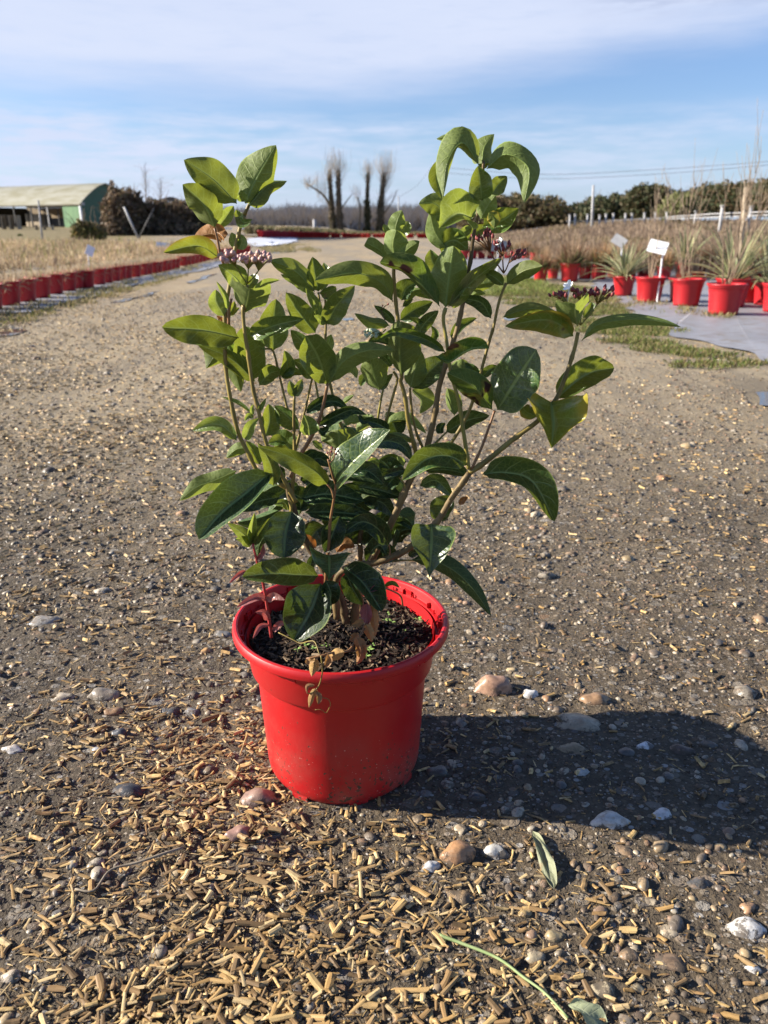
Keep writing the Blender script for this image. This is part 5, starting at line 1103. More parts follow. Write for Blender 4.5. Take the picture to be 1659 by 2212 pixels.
# ---- right bed
def phormium(n, seed):
    g_ = np.random.default_rng(seed); v, q, c = [], [], []; nb = 0
    M = MB()
    for k in range(n):
        a = g_.random()*6.28; l = .15+1.25*(k/n)**.9*g_.uniform(.7, 1.1); h = g_.uniform(.42, .66); w = g_.uniform(.013, .020)
        ns = 7; rows = []
        for i in range(ns):
            t = i/(ns-1); th = l*(1+.25*t*t); r = .02+h*t*math.sin(th*.95); z = .19+h*t*math.cos(th)*1.0
            wd = w*(1-.92*t**2.2); d_ = Vector((math.cos(a), math.sin(a), 0)); e = Vector((-math.sin(a), math.cos(a), 0)); pc = d_*r+Vector((0, 0, z))
            rows.append([pc+e*wd*x+Vector((0, 0, abs(x)*wd*.7)) for x in (-1, -.55, 0, .55, 1)])
        vs = [p for r_ in rows for p in r_]
        colr = [(.42, .42, .20), (.42, .42, .20), (.09, .13, .045), (.42, .42, .20), (.42, .42, .20)]
        b0 = len(M.v); M.add(vs, [(i*5+j, i*5+j+1, i*5+j+6, i*5+j+5) for i in range(ns-1) for j in range(4)], None, (1, 1, 1))
        for i in range(ns):
            for j in range(5):
                cc = (.56, .53, .30) if j in (0, 4) else ((.06, .09, .035) if j == 2 else (.42, .41, .22)); M.c[b0+i*5+j] = tuple(x*g_.uniform(.85, 1.15) for x in cc)
    return M.mesh('striped_leaves', MT['grass'], True)
def twigshrub(n, h, seed, lean=.35, fork=3):
    g_ = random.Random(seed); M = MB()
    for k in range(n):
        a = g_.random()*6.28; l = g_.uniform(.08, lean); p = Vector((g_.uniform(-.03, .03), g_.uniform(-.03, .03), .17)); hh = h*g_.uniform(.6, 1)
        d_ = Vector((math.cos(a)*math.sin(l), math.sin(a)*math.sin(l), math.cos(l))); e = p+d_*hh
        c1 = (.30, .22, .15)
        M.tube(cat([p, p+d_*hh*.35+Vector((g_.gauss(0, .012), g_.gauss(0, .012), 0)), p+d_*hh*.7+Vector((g_.gauss(0, .015), 0, 0)), e], 8), [.0065, .002], 5, True, .5, c1)
        for f in range(fork*2):
            t = g_.uniform(.45, .98); q = p.lerp(e, t); a2 = g_.random()*6.28; l2 = g_.uniform(.2, .6); L_ = hh*g_.uniform(.12, .4)
            d2 = (d_+Vector((math.cos(a2), math.sin(a2), .3))*math.sin(l2)).normalized()
            M.tube(cat([q, q+d2*L_*.5+Vector((g_.gauss(0, .01), g_.gauss(0, .01), 0)), q+d2*L_+Vector((0, 0, L_*.2))], 5), [.003, .0011], 4, True, .5, (.34, .26, .18))
    return M.mesh('bare_twigs', MT['twigs'], True)
def heather(seed, top, green=True):
    tops = [tuple(x*k for x in top) for k in (.7, 1, 1.25)]
    return tuft_mesh('bushy_foliage', tuft(150, .22, 0, [(.10, .13, .04), (.15, .17, .05), (.20, .15, .07)] if green else tops, .006, .75, .13), tuft(230, .42, 0, tops, .0032, .42, .12, .1), tuft(60, .30, 0, [(.28, .10, .05), (.12, .12, .04)], .006, .6, .12))
PHM = [phormium(46, k) for k in (1, 2, 3)]; TWG = [twigshrub(4, 1.05, 5), twigshrub(2, .95, 11, .32), twigshrub(6, 1.25, 17, .36, 4), twigshrub(5, .8, 23)]
HTH = [heather(k, c) for k, c in enumerate(((.36, .23, .13), (.40, .29, .17), (.30, .20, .12), (.38, .22, .10)))]
def rpot(u, vbase, wrim, plants, label, cat_='potted plant', group=None, name='potted_plant', rz=None):
    p = G(u, vbase-1); s = wrim*(p.y*cp+.5)/F/.28
    r = empty(name, (p.x, p.y+.10*s, terrain(p.x, p.y)+.012), label, cat_, group, random.random()*6.28 if rz is None else rz); r.scale = (s,)*3
    link('pot', PM, r)
    for nm, me, ps in plants:
        o = link(nm, me, r); o.scale = (ps,)*3; o.location.z = .18*(1-ps)
        o.rotation_euler.z = random.random()*6
    return r
rpot(1350, 643, 50, [('striped_leaves', PHM[0], .95)], 'red pot holding a yellow striped sword leaved plant, left of the white label board', rz=1.0)
sgn = rpot(1408, 657, 64, [('bare_twigs', TWG[3], 1.0)], 'red pot with a few bare stems and the white label board standing in it')
rpot(1478, 656, 60, [('bare_twigs', TWG[0], 1.0)], 'red pot half hidden behind the double stemmed pot right of the label board')
rpot(1490, 666, 70, [('bare_twigs', TWG[1], .9)], 'red pot with two thick leaning bare stems right of the label board')
rpot(1573, 686, 80, [('bare_twigs', TWG[2], .82)], 'nearest red pot at the right with a tall bundle of bare twigs')
rpot(1588, 669, 74, [('striped_leaves', PHM[1], .88)], 'red pot with a striped sword leaved plant just behind the nearest right pot')
rpot(1618, 659, 62, [('bare_twigs', TWG[0], .95)], 'red pot with tall bare twigs behind and right of the nearest pot')
rpot(1662, 664, 60, [('striped_leaves', PHM[2], 1.0)], 'red pot cut by the right edge of the picture with striped leaves above')
rpot(1690, 680, 74, [('bare_twigs', TWG[2], .75)], 'red pot mostly outside the right edge of the picture')
rpot(1480, 604, 40, [('striped_leaves', PHM[2], .95)], 'red pot in the second row with a small striped plant behind the leaning stems', None, None)['category'] = 'potted plant'
rpot(1437, 607, 34, [('bushy_foliage', HTH[3], .9)], 'dark red pot in the second row just right of the label board stake')
rpot(1169, 610, 34, [('bushy_foliage', HTH[0], 1.0)], 'red pot with brown heather at the left end of the right middle row')
rpot(1196, 606, 26, [('bushy_foliage', HTH[1], 1.0)], 'small red pot behind a gap second from the left in the right middle row')
rpot(1233, 611, 46, [('bushy_foliage', HTH[2], 1.0)], 'wide red pot with brown heather in the middle of the right middle row')
rpot(1266, 606, 34, [('bushy_foliage', HTH[1], 1.0)], 'orange lit red pot right of the wide middle row pot')
rpot(1296, 607, 38, [('bushy_foliage', HTH[3], 1.0)], 'shaded red pot just left of the striped sword leaved plant')
for u, v in ((1330, 603), (1362, 602), (1395, 601), (1512, 602), (1545, 604), (1580, 603), (1612, 606), (1645, 604)):
    rpot(u, v, 36, [('bushy_foliage', HTH[random.randrange(4)], 1.0)], 'red pot of bushy heather in the second row of the right bed', 'potted plant', 'heather pots in the right bed')
for u, v in ((1003, 562), (1022, 561.5), (1041, 561), (1060, 560.5), (1079, 560), (1098, 560), (1117, 560), (1136, 560), (1155, 566), (1178, 572)):
    rpot(u, v, 21, [('bushy_foliage', HTH[random.randrange(4)], .8)], 'red pot in the far row at the left end of the right beds', 'potted plant', 'far pots of the right bed')
p = sgn.location; ub = 1418
board(1420, 519, 548, 648, .180, .125, 'bright white label board on a white stake in a red pot at the right', .42, -.45, p.y-.12, 'white_paint', .22, 1)
board(1337, 513, 527, 600, .20, .14, 'grey label board seen from behind above the striped plant', .5, -.6, 11.5, 'grey_post', .5)
board(1075, 524, 538, 562, .30, .16, 'small blue grey label board behind the dark red flower head', .4, .1, 12.5, 'grey_post', 0)
# brown heath filling the right beds beyond: uncountable
v, q, c = [], [], []; nb = 0
n = 9000
yy = 8.8+50*rng.random(n)**1.25; tt = rng.uniform(.13, .66, n)
for y, t in zip(yy, tt):
    x = t*y
    if y < 11.6 or (y < 19.5 and t < .215): continue
    if noise.noise((x*.0+y*.55, 0, 3)) > .42: continue
    k = 1+.07*(y-8); h = (.24+.08*noise.noise((x*.5, y*.5, 1)))*(1+.006*y)
    base = [(.23, .165, .115), (.29, .21, .145), (.19, .135, .095), (.34, .26, .18)] if noise.noise((x*.25, y*.25, 6)) > -.15 else [(.16, .14, .06), (.26, .19, .10), (.20, .14, .09)]
    a, b_, c_ = tuft(9, h*1.25, 0, base, .0055*k, .5, .16*k**.4, .1, .10); off = np.array([x, y, terrain(x, y)]); v.append(a+off); q.append(b_+nb); c.append(c_); nb += len(a)
tag(bulk('heath_bed', np.concatenate(v), np.concatenate(q), MT['grass'], np.concatenate(c)), 'broad field of brown heather and dead stems across the right beds', 'heath bed', None, 'stuff')
# green turf between the track and the fabric
poly = [(1080, 606), (1170, 612), (1300, 624), (1345, 668), (1445, 712), (1560, 764), (1690, 790), (1690, 835), (1560, 815), (1420, 770), (1290, 725), (1180, 685), (1080, 650)]
PP = [G(a, b_) for a, b_ in poly]
def inside(x, y, P):
    r = False; j = len(P)-1
    for i in range(len(P)):
        if (P[i].y > y) != (P[j].y > y) and x < (P[j].x-P[i].x)*(y-P[i].y)/(P[j].y-P[i].y)+P[i].x: r = not r
        j = i
    return r
v, q, c = [], [], []; nb = 0; k = 0
while k < 5200:
    x = random.uniform(.6, 4.5); y = random.uniform(3.2, 11)
    if not inside(x+noise.noise((x*4, y*4, 1))*.22, y+noise.noise((x*4, y*4, 8))*.3, PP): continue
    k += 1
    if noise.noise((x*2.2, y*2.2, 4))+.5*noise.noise((x*7, y*7, 1)) < -.05: continue
    gcol = [(.10, .14, .03), (.13, .17, .035), (.20, .21, .06), (.28, .23, .10), (.20, .15, .07)]
    a, b_, c_ = tuft(10, .034, 0, gcol, .003, 1.05, .05, .1, 0); off = np.array([x, y, terrain(x, y)+.002]); v.append(a+off); q.append(b_+nb); c.append(c_); nb += len(a)
tag(bulk('turf', np.concatenate(v), np.concatenate(q), MT['grass'], np.concatenate(c)), 'strip of patchy green grass between the track and the grey fabric', 'grass', None, 'stuff')
v, q, c = [], [], []; nb = 0
for k in range(5200):                                          # verge weeds: along the left fabric, the far corner and loose bits on the right fabric
    if k < 2200 and k % 2: continue
    if k < 2200: u_, v_ = random.uniform(-20, 520), 0; v_ = 676-.235*u_*1.0+random.uniform(-2, 34)*(1-u_/700)
    elif k < 3000: u_, v_ = random.uniform(525, 690), random.uniform(528, 545)
    elif k < 3500: u_ = random.uniform(1290, 1600); v_ = 640+(u_-1290)*.16+random.gauss(0, 9)
    else: u_ = random.uniform(1020, 1200); v_ = random.uniform(590, 640)
    if noise.noise((u_*.03, v_*.09, 2)) < (.02 if k < 3000 or k > 3500 else .2): continue
    p = G(u_, v_); s = 1+.05*p.y
    cols = [(.17, .18, .05), (.30, .24, .11), (.24, .19, .09), (.36, .29, .15)] if k < 3500 else [(.15, .21, .04), (.22, .26, .06), (.28, .26, .1)]
    a, b_, c_ = tuft(9, .05*s**.5, 0, cols, .0025*s, 1.15, .08*s**.5, .1, 0); off = np.array([p.x, p.y, terrain(p.x, p.y)+.004]); v.append(a+off); q.append(b_+nb); c.append(c_); nb += len(a)
tag(bulk('verge_weeds', np.concatenate(v), np.concatenate(q), MT['grass'], np.concatenate(c)), 'ragged dry weeds along the verges of the track', 'weeds', None, 'stuff')

# ---------------------------------------------------------------- posts, fences, cables
def post(u0, v0, u1, v1, Y, r, mt, label, name='post', cat_='post', group=None, tap=1.0):
    a, b_ = V(u0, v0, Y), V(u1, v1, Y); a.z = min(a.z, terrain(a.x, a.y)-.02) if abs(a.z-terrain(a.x, a.y)) < .9 else a.z
    M = MB(); M.tube([a, a.lerp(b_, .5), b_], [r, r*(1+tap)/2, r*tap], 8)
    if name == 'fence_post': M.box(b_+Vector((0, 0, r*.3)), (r*2.3, r*2.3, r*.8))
    o = M.build(name, MT[mt], None, True); tag(o, label, cat_, group); return o
post(93, 533, 82.5, 432, 24, .032, 'grey_post', 'tall thin grey pole standing in the left bed in front of the green barn', tap=.75)
post(299, 516, 268, 447, 36, .048, 'pale_post', 'pale concrete strut leaning left in front of the bramble mound')
post(299.5, 514, 333, 450, 36.3, .036, 'dark', 'dark strut leaning right and meeting the pale strut at its foot')
post(680, 513, 679, 474, 82, .16, 'pale_post', 'pale thick post at the far end of the track left of the bare trees')
post(689, 510, 690, 488, 82, .10, 'pale_post', 'shorter pale post right beside the thick far post')
post(862, 500, 861, 424, 130, .13, 'grey_post', 'distant grey utility pole right of the ivy clad trees', 'utility_pole', 'pole', None, .7)
post(938, 500, 937, 352, 120, .10, 'grey_post', 'tall faint utility pole behind the upper right sprig', 'utility_pole', 'pole', None, .7)
def wire(pts, label, r=.012):
    o = MB().tube(cat([V(*p) for p in pts], 24), r, 4).build('overhead_cable', MT['dark'], None, True); tag(o, label, 'cable')
wire([(862, 425, 130), (900, 401, 126), (937, 354, 120)], 'thin cable rising from the distant pole behind the right sprig', .02)
wire([(937, 360, 120), (1165, 376.5, 110), (1420, 366, 100), (1700, 346, 90)], 'upper of two thin overhead cables across the right sky', .022)
wire([(937, 372, 120), (1165, 386, 110), (1420, 376, 100), (1700, 353, 90)], 'lower of two thin overhead cables across the right sky', .022)
post(1279, 490, 1282, 400, 40, .075, 'pale_post', 'tall pale post with small fittings by the right hedge', tap=.7)
for u, a, b_ in ((1230.6, 486, 465), (1242, 486, 464), (1269, 478, 464), (1295, 480, 466), (1309, 476, 463), (1325, 474, 462), (1351, 473, 462), (1365, 474, 462), (1392, 472, 461), (1415, 471, 460), (1440, 470, 459), (1502, 470, 457)):
    post(u, a, u+.6, b_, 44, .055, 'pale_post', 'short pale concrete fence post below the right hedge', 'fence_post', 'fence post', 'fence posts below the hedge')
post(1557, 474, 1561, 446, 30, .06, 'pale_post', 'pale concrete fence post beside the rails at the far right', 'fence_post', 'fence post')
post(1618, 474, 1623, 447, 30, .06, 'grey_post', 'grey fence post leaning at the far right behind the twigs', 'fence_post', 'fence post')
post(1603, 560, 1611.5, 404, 10.5, .024, 'wood', 'pale wooden stake rising among the twigs at the far right', 'stake', 'stake')
M = MB()
for dv in (0, 7): M.tube([V(1440, 469+dv*.6, 36), V(1540, 462+dv, 31), V(1720, 455+dv, 27)], .022, 5)
tag(M.build('fence_rails', MT['pale_post'], None), 'two pale horizontal rails of the fence at the far right', 'fence')
M = MB(); M.tube([V(1222, 478, 44), V(1300, 478, 44), V(1440, 470, 43)], .016, 4)
tag(M.build('fence_wire', MT['pale_post'], None), 'pale fence wire strung along the short concrete posts', 'fence wire')
# white picket fence and a grey frame at the far end of the left side
fr_ = empty('picket_fence', V(506, 507, 60), 'white picket fence panels at the far end of the left bed', 'fence')
for u0, u1 in ((470, 501), (518, 543)):
    M = MB()
    for k in range(9): a = V(u0+(u1-u0)*k/8, 507, 60); M.box((a.x, a.y, a.z+.25), (.085, .03, .55))
    for h in (.14, .42): a, b_ = V(u0-1, 507, 60), V(u1+1, 507, 60); M.box(((a.x+b_.x)/2, a.y+.02, a.z+h), (b_.x-a.x, .02, .08))
    M.build('fence_panel', MT['white_paint'], fr_)
fr_ = empty('metal_frame', V(558, 508, 66), 'low grey metal frame right of the white picket fence', 'frame')
M = MB()
for u in (545, 553, 562, 572): a = V(u, 508, 66); M.tube([a, a+Vector((0, 0, .62))], .035, 6)
for h in (.1, .36, .62): a, b_ = V(545, 508, 66), V(572, 508, 66); M.tube([a+Vector((0, 0, h)), b_+Vector((0, 0, h))], .03, 6)
M.build('rails', MT['grey_post'], fr_)
# far row of red pots across the end of the track
FP = MB(); FP.lathe([(.0, 0), (.15, 0), (.19, .33), (.205, .33), (.205, .37), (.17, .37), (.16, .33), (0, .33)], 10); FPM = FP.mesh('red_pot', MT['red_far'], True)
uu = 545
while uu < 944:
    if not (855 < uu < 868) and uu > 560 and random.random() > .10:
        p = G(uu, 513.6+random.uniform(-.3, .4) if uu < 872 else 514.5); o = link('red_pot', FPM, None, (p.x, p.y, terrain(p.x, p.y))); s = .98+random.uniform(-.06, .06); o.scale = (s, s, s)
        tag(o, 'tiny red pot in the long row across the far end of the track', 'pot', 'far row of red pots')
    uu += 6.0 if uu < 872 else 7.5
v, q, c = [], [], []; nb = 0
for k in range(900):
    u_ = random.uniform(540, 960); p = G(u_, 511+random.uniform(-.9, .9)); a, b_, c_ = tuft(8, .45, 0, [(.16, .14, .06), (.22, .17, .09), (.12, .12, .05)], .05, .6, .3, .1, .15); off = np.array([p.x, p.y, terrain(p.x, p.y)]); v.append(a+off); q.append(b_+nb); c.append(c_); nb += len(a)
tag(bulk('far_bed', np.concatenate(v), np.concatenate(q), MT['grass'], np.concatenate(c)), 'low brown plants behind the far row of red pots', 'far bed', None, 'stuff')

# ---------------------------------------------------------------- barn
m, nt, b, o = mat('barn_green'); co = objco(nt); w_ = node(nt, 'ShaderNodeTexWave', {'bands_direction': 'X'}, Vector=co, Scale=4.0)
setc(nt, b.inputs['Base Color'], MIX(nt, NOISE(nt, co, 1.2, 4), (.028, .085, .048), (.045, .12, .066))); b.inputs['Roughness'].default_value = .5; bump(nt, b, w_.outputs[1], .25, .03); MT['barn'] = m
m, nt, b, o = mat('barn_roof'); co = objco(nt)
setc(nt, b.inputs['Base Color'], MIX(nt, SS(nt, NOISE(nt, SCALE(nt, co, (.5, .5, 2.2)), 1.2, 5), .35, .7), (.27, .26, .20), (.19, .175, .10))); b.inputs['Roughness'].default_value = .6; MT['roof'] = m
C0 = V(172, 441, 70); wall = .9; C0g = Vector((C0.x, C0.y, terrain(C0.x, C0.y)-.05)); EH = C0.z
dl = Vector((-.886, .464, 0)); dg = Vector((.464, .886, 0)); LB = 14.0; WG = 5.9; RISE = 1.72; zb = C0g.z
barn = empty('barn', C0g, 'green barn with a pale curved roof and an open front at the far left', 'building')
arc = [(WG/2*(1-math.cos(math.pi*k/14)), RISE*(1-abs(math.cos(math.pi*k/14))**1.45)) for k in range(15)]
def bp(a, g_, z): return Vector((C0.x, C0.y, 0)) + dl*a + dg*g_ + Vector((0, 0, z))
M = MB(); vs = []
for a in (-.22, LB):
    for g_, r_ in arc: vs.append(bp(a, (g_-WG/2)*1.05+WG/2, EH+r_-.03))
for a in (-.22, LB):
    for g_, r_ in arc: vs.append(bp(a, (g_-WG/2)*1.05+WG/2, EH+r_+.06))
M.add(vs, [(k, k+1, 15+k+1, 15+k) for k in range(14)] + [(30+k+1, 30+k, 45+k, 45+k+1) for k in range(14)] + [(k+1, k, 30+k, 30+k+1) for k in range(14)] + [(15+k, 15+k+1, 45+k+1, 45+k) for k in range(14)] + [(0, 15, 45, 30), (14, 44, 59, 29)])
M.build('roof', MT['roof'], barn, True).data.set_sharp_from_angle(angle=R(40))
M = MB(); vs = [bp(0, 0, zb)] + [bp(0, g_, EH+r_-.04) for g_, r_ in arc] + [bp(0, WG, zb)]
M.add(vs, [tuple(range(len(vs)))]); vs2 = [p+dl*.08 for p in vs]; M.add(vs2, [tuple(range(len(vs)-1, -1, -1))])
M.build('gable_wall', MT['barn'], barn)
def slab(a0, a1, g0, g1, z0, z1, nm, mt, parent=None):
    M = MB(); c_ = [(a0, g0), (a1, g0), (a1, g1), (a0, g1)]
    M.add([bp(a, g_, z0) for a, g_ in c_]+[bp(a, g_, z1) for a, g_ in c_], [(0, 1, 2, 3), (7, 6, 5, 4), (0, 4, 5, 1), (1, 5, 6, 2), (2, 6, 7, 3), (3, 7, 4, 0)]); return M.build(nm, MT[mt], parent or barn)
MT['barn_lit'] = MT['barn']; MT['tan'] = simple('tan_panel', (.16, .12, .075), (.24, .18, .11), 2, .8, .1)
MT['panel_green'] = simple('panel_green', (.10, .20, .095), (.14, .26, .12), 3, .55, .1, (1, 1, .2))
slab(.1, 2.1, -.02, .06, zb, EH-.05, 'front_panel', 'panel_green'); slab(-.06, .09, -.06, .10, zb, EH-.02, 'corner_post', 'white_paint')
slab(.1, LB, WG-.1, WG, zb, EH-.05, 'rear_wall', 'tan'); slab(-.05, LB, -.10, .02, EH-.10, EH-.0, 'eave_beam', 'wood')
for a in (4.0, 6.1, 8.3, 10.5): slab(a, a+.11, 0, .1, zb, EH-.1, 'post', 'pale_post' if a < 5 else 'dark')
for a in (2.6, 3.3, 5.0, 7.2): slab(a, a+.07, .5, .57, zb, EH-.3, 'post', 'dark')
slab(LB-.1, LB, .1, WG, zb, EH-.05, 'end_wall', 'dark'); slab(6.2, 8.2, 1.0, 2.2, zb, zb+1.2, 'stored_crates', 'wood'); slab(2.8, 5.9, 1.6, 1.7, zb, zb+.85, 'inner_partition', 'dark')
M = MB(); c_ = bp(-.28, .1, EH+.02); M.tube([c_+Vector((0, 0, -.12)), c_+Vector((0, 0, .12))], .16, 10); M.build('lamp_housing', MT['pale_post'], barn)
# second arched bay at the picture's left edge
bay = empty('polytunnel', bp(9.4, -1.2, zb), 'second arched tunnel bay cut off by the left edge beside the green barn', 'building')
M = MB(); vs = []
for a in (9.3, 16):
    for k in range(13):
        th = math.pi*k/12; vs.append(bp(a+0, -1.4-2.8*(1+math.cos(th)), EH-.1+1.3*math.sin(th)))
M.add(vs, [(k, k+1, 13+k+1, 13+k) for k in range(12)]); M.build('roof', MT['roof'], bay, True)
M = MB()
for a in (9.3, 12.5):
    M.tube([bp(a, -1.4-2.8*(1+math.cos(math.pi*k/12)), EH-.12+1.3*math.sin(math.pi*k/12)) for k in range(13)], .05, 6)
    for g_ in (-1.4, -7): M.tube([bp(a, g_, zb), bp(a, g_, EH-.1)], .05, 6)
M.build('frame', MT['dark'], bay)
# pallets, tub and bush in front of the barn
def pallet(p, rz, label, stack=1):
    r = empty('wooden_pallet' if stack == 1 else 'pallet_stack', p, label, 'pallet', None, rz); o0 = ORG.pop(r.name)
    for s in range(stack):
        M = MB(); z = s*.16
        for k in range(6): M.box((0, -.45+.18*k, z+.145), (1.2, .11, .022))
        for k in range(3): M.box((-.53+.53*k, 0, z+.08), (.10, 1.0, .10)); M.box((-.53+.53*k, 0, z+.013), (.10, 1.0, .022))
        M.build('pallet', MT['wood'], r)
p = V(98, 503, 58); p.z = terrain(p.x, p.y); pallet(p, .3, 'low wooden pallet lying in front of the open barn', 2)
p = V(27, 500, 60); p.z = terrain(p.x, p.y); pallet(p, .2, 'stack of grey wooden pallets by the barn at the left edge', 6)
# hoops of a collapsed tunnel over the brambles
hp = empty('tunnel_hoops', V(340, 516, 46), 'dark bent hoops of an old tunnel showing above the bramble mound', 'tunnel frame')
for i, (ua, ub_, vt, Yh) in enumerate(((306, 424, 438, 45), (318, 420, 433, 46.2), (336, 412, 427, 47.4), (330, 418, 430, 48.5))):
    a, b_, t = V(ua, 500, Yh), V(ub_, 500, Yh), V((ua+ub_)/2, vt, Yh); a.z = b_.z = terrain(a.x, a.y); w_ = (b_-a)/2
    pts = [a+w_*(1-math.cos(math.pi*k/16))+Vector((0, 0, (t.z-a.z)*math.sin(math.pi*k/16)**.55)) for k in range(17)]
    MB().tube(pts, .05, 6).build('hoop', MT['dark'], hp, True)

# ---------------------------------------------------------------- shrubs, hedges, trees
def crown(ells, n, size, cols, shell=.55):
    """leaf clumps through ellipsoids (centre, radii); denser to the outside, uneven"""
    vol = np.array([r[0]*r[1]*r[2] for c_, r in ells])**.7; pick = rng.choice(len(ells), n, p=vol/vol.sum())
    Cc = np.array([c_ for c_, r in ells])[pick]; Rr = np.array([r for c_, r in ells])[pick]
    d_ = randdir(n); rad = np.where(rng.random(n) < shell, rng.uniform(.82, 1.12, n), rng.random(n)**.4)
    lump = np.array([noise.noise(Vector(x)*2.3+Vector((float(p_)*3.1, 0, 0))) for x, p_ in zip(d_, pick)])
    P = Cc + d_*Rr*(rad*(1+.38*lump))[:, None]
    D = randdir(n)*(size*rng.uniform(.5, 1.5, n))[:, None]; W = np.cross(D, randdir(n)); W = W/(np.linalg.norm(W, axis=1)[:, None]+1e-9)*(size*.33*rng.uniform(.5, 1.3, n))[:, None]
    tone = np.array([.75+.5*(noise.noise(Vector(x)*(.9/size**.5)) + .5) for x in P])
    col = np.array(cols)[rng.integers(0, len(cols), n)]*tone[:, None]
    return blades(P-D*.5, D, W, .4, col)
def shrub(name, ells, n, size, cols, label, cat_, group=None, stems=True, m='foliage', twigs=0):
    lo = min((c_[2]-r[2]) for c_, r in ells); cx, cy = ells[0][0][0], ells[0][0][1]; org = Vector((cx, cy, terrain(cx, cy)))
    r0 = empty(name, org, label, cat_, group)
    v_, q_, c_ = crown(ells, n, size, cols); o_ = bulk('foliage', v_-np.array(org[:]), q_, MT[m], c_, r0)
    M = MB(); g_ = random.Random(int(abs(cx*100)))
    for c_, r_ in ells:
        for k in range(3): M.tube(cat([Vector((c_[0], c_[1], terrain(c_[0], c_[1])-.05)), Vector((c_[0], c_[1], c_[2]-r_[2]*.3)), Vector((c_[0]+g_.uniform(-.7, .7)*r_[0], c_[1]+g_.uniform(-.5, .5)*r_[1], c_[2]+r_[2]*g_.uniform(.3, .9)))], 7), [.05*r_[2]**.5, .015], 5, True, .5, (.10, .075, .05))
    for k in range(twigs):
        c_, r_ = ells[g_.randrange(len(ells))]; d_ = Vector((g_.gauss(0, .6), g_.gauss(0, .6), abs(g_.gauss(.5, .5)))).normalized(); p_ = Vector((c_[0]+d_.x*r_[0]*.8, c_[1]+d_.y*r_[1]*.8, c_[2]+d_.z*r_[2]*.8))
        M.tube(cat([p_, p_+d_*.3+Vector((0, 0, .15)), p_+d_*.6*g_.uniform(.5, 1.4)+Vector((0, 0, .05))], 5), [.015, .006], 4, True, .5, (.16, .12, .085))
    M.build('branches', MT['twigs'], r0); return r0
def el_(u, v, Y, ru, rv, ry=None):
    c_ = V(u, v, Y); k = Y*cp/F; return ((c_.x, c_.y, c_.z), (ru*k, ry if ry else (ru+rv)*.5*k, rv*k))
BR = [(.20, .135, .08), (.15, .10, .065), (.26, .18, .11), (.11, .08, .05), (.14, .12, .055)]
shrub('bramble_mound', [el_(258, 468, 42, 34, 54), el_(285, 450, 43, 26, 32), el_(245, 500, 41, 26, 22), el_(300, 495, 43, 34, 26), el_(345, 470, 44, 44, 34), el_(390, 472, 44, 38, 32), el_(375, 500, 43, 48, 22), el_(425, 490, 44, 22, 28)], 24000, .16, BR, 'big tangled brown bramble mound right of the green barn', 'bramble', None, True, 'foliage', 160)
shrub('bush', [el_(178, 503, 34, 22, 22), el_(208, 507, 34, 20, 18), el_(192, 495, 34, 16, 14)], 5000, .10, [(.20, .17, .05), (.15, .16, .05), (.26, .18, .07), (.11, .10, .04)], 'low greenish brown bush between the barn and the bramble mound', 'bush', None, True, 'foliage', 30)
shrub('bush', [el_(43, 511, 40, 5, 5)], 500, .05, [(.07, .12, .03), (.10, .15, .04)], 'tiny round green bush in the grass before the pallets', 'bush')
HG = [(.085, .085, .035), (.12, .10, .045), (.15, .105, .055), (.065, .065, .03), (.19, .14, .08)]
HD = [(.06, .075, .03), (.085, .09, .04), (.11, .09, .045), (.045, .055, .025)]
shrub('hedge', [el_(1020, 462, 62, 36, 30, 3), el_(1070, 455, 62, 44, 28, 3), el_(1125, 452, 61, 46, 27, 3), el_(1180, 458, 60, 42, 27, 3), el_(1205, 470, 60, 26, 22, 3), el_(1090, 478, 60, 100, 16, 3)], 16000, .24, HG, 'long rounded brown green hedge behind the upper right leaves', 'hedge', None, True, 'foliage', 60)
shrub('hedge', [el_(1250, 464, 66, 26, 20, 3), el_(1290, 455, 66, 34, 25, 3), el_(1335, 452, 66, 36, 27, 3)], 8000, .24, HD, 'dark lower hedge between the rounded hedge and the spreading tree', 'hedge', None, True, 'foliage', 40)
def tree(u, vb, Y, ells, n, size, cols, label, trunk_r=.14):
    c_ = V(u, vb, Y); org = Vector((c_.x, c_.y, terrain(c_.x, c_.y))); r0 = empty('tree', org, label, 'tree')
    v_, q_, cc = crown(ells, n, size, cols, .5); bulk('crown', v_-np.array(org[:]), q_, MT['foliage'], cc, r0)
    M = MB(); g_ = random.Random(int(u)); top = Vector((org.x, org.y, ells[0][0][2]))
    M.tube(cat([org-Vector((0, 0, .1)), org.lerp(top, .5)+Vector((.1, 0, 0)), top], 8), [trunk_r, trunk_r*.55], 8, True, .5, (.09, .07, .05))
    for ec, er in ells:
        M.tube(cat([org.lerp(top, .45), Vector(ec)-Vector((0, 0, er[2]*.4)), Vector(ec)+Vector((g_.uniform(-.4, .4)*er[0], 0, er[2]*.6))], 7), [trunk_r*.5, .02], 6, True, .5, (.09, .07, .05))
    M.build('trunk', MT['twigs'], r0); return r0
tree(1392, 468, 58, [el_(1392, 428, 58, 34, 24, 1.6), el_(1368, 436, 58, 22, 18, 1.3), el_(1418, 420, 58, 24, 18, 1.4), el_(1425, 442, 58, 22, 16, 1.2), el_(1380, 416, 58, 16, 11, .9), el_(1395, 455, 58, 40, 14, 1.6)], 8500, .20, HD+[(.13, .10, .05)], 'dark spreading evergreen tree standing above the right hedge')
tree(1465, 470, 48, [el_(1462, 446, 48, 28, 24, 1), el_(1485, 440, 48, 20, 18, .8), el_(1440, 456, 48, 18, 16, .8)], 3600, .14, [(.20, .21, .08), (.26, .25, .11), (.16, .17, .06)], 'pale olive loose tree in front of the dark right hedge', .08)
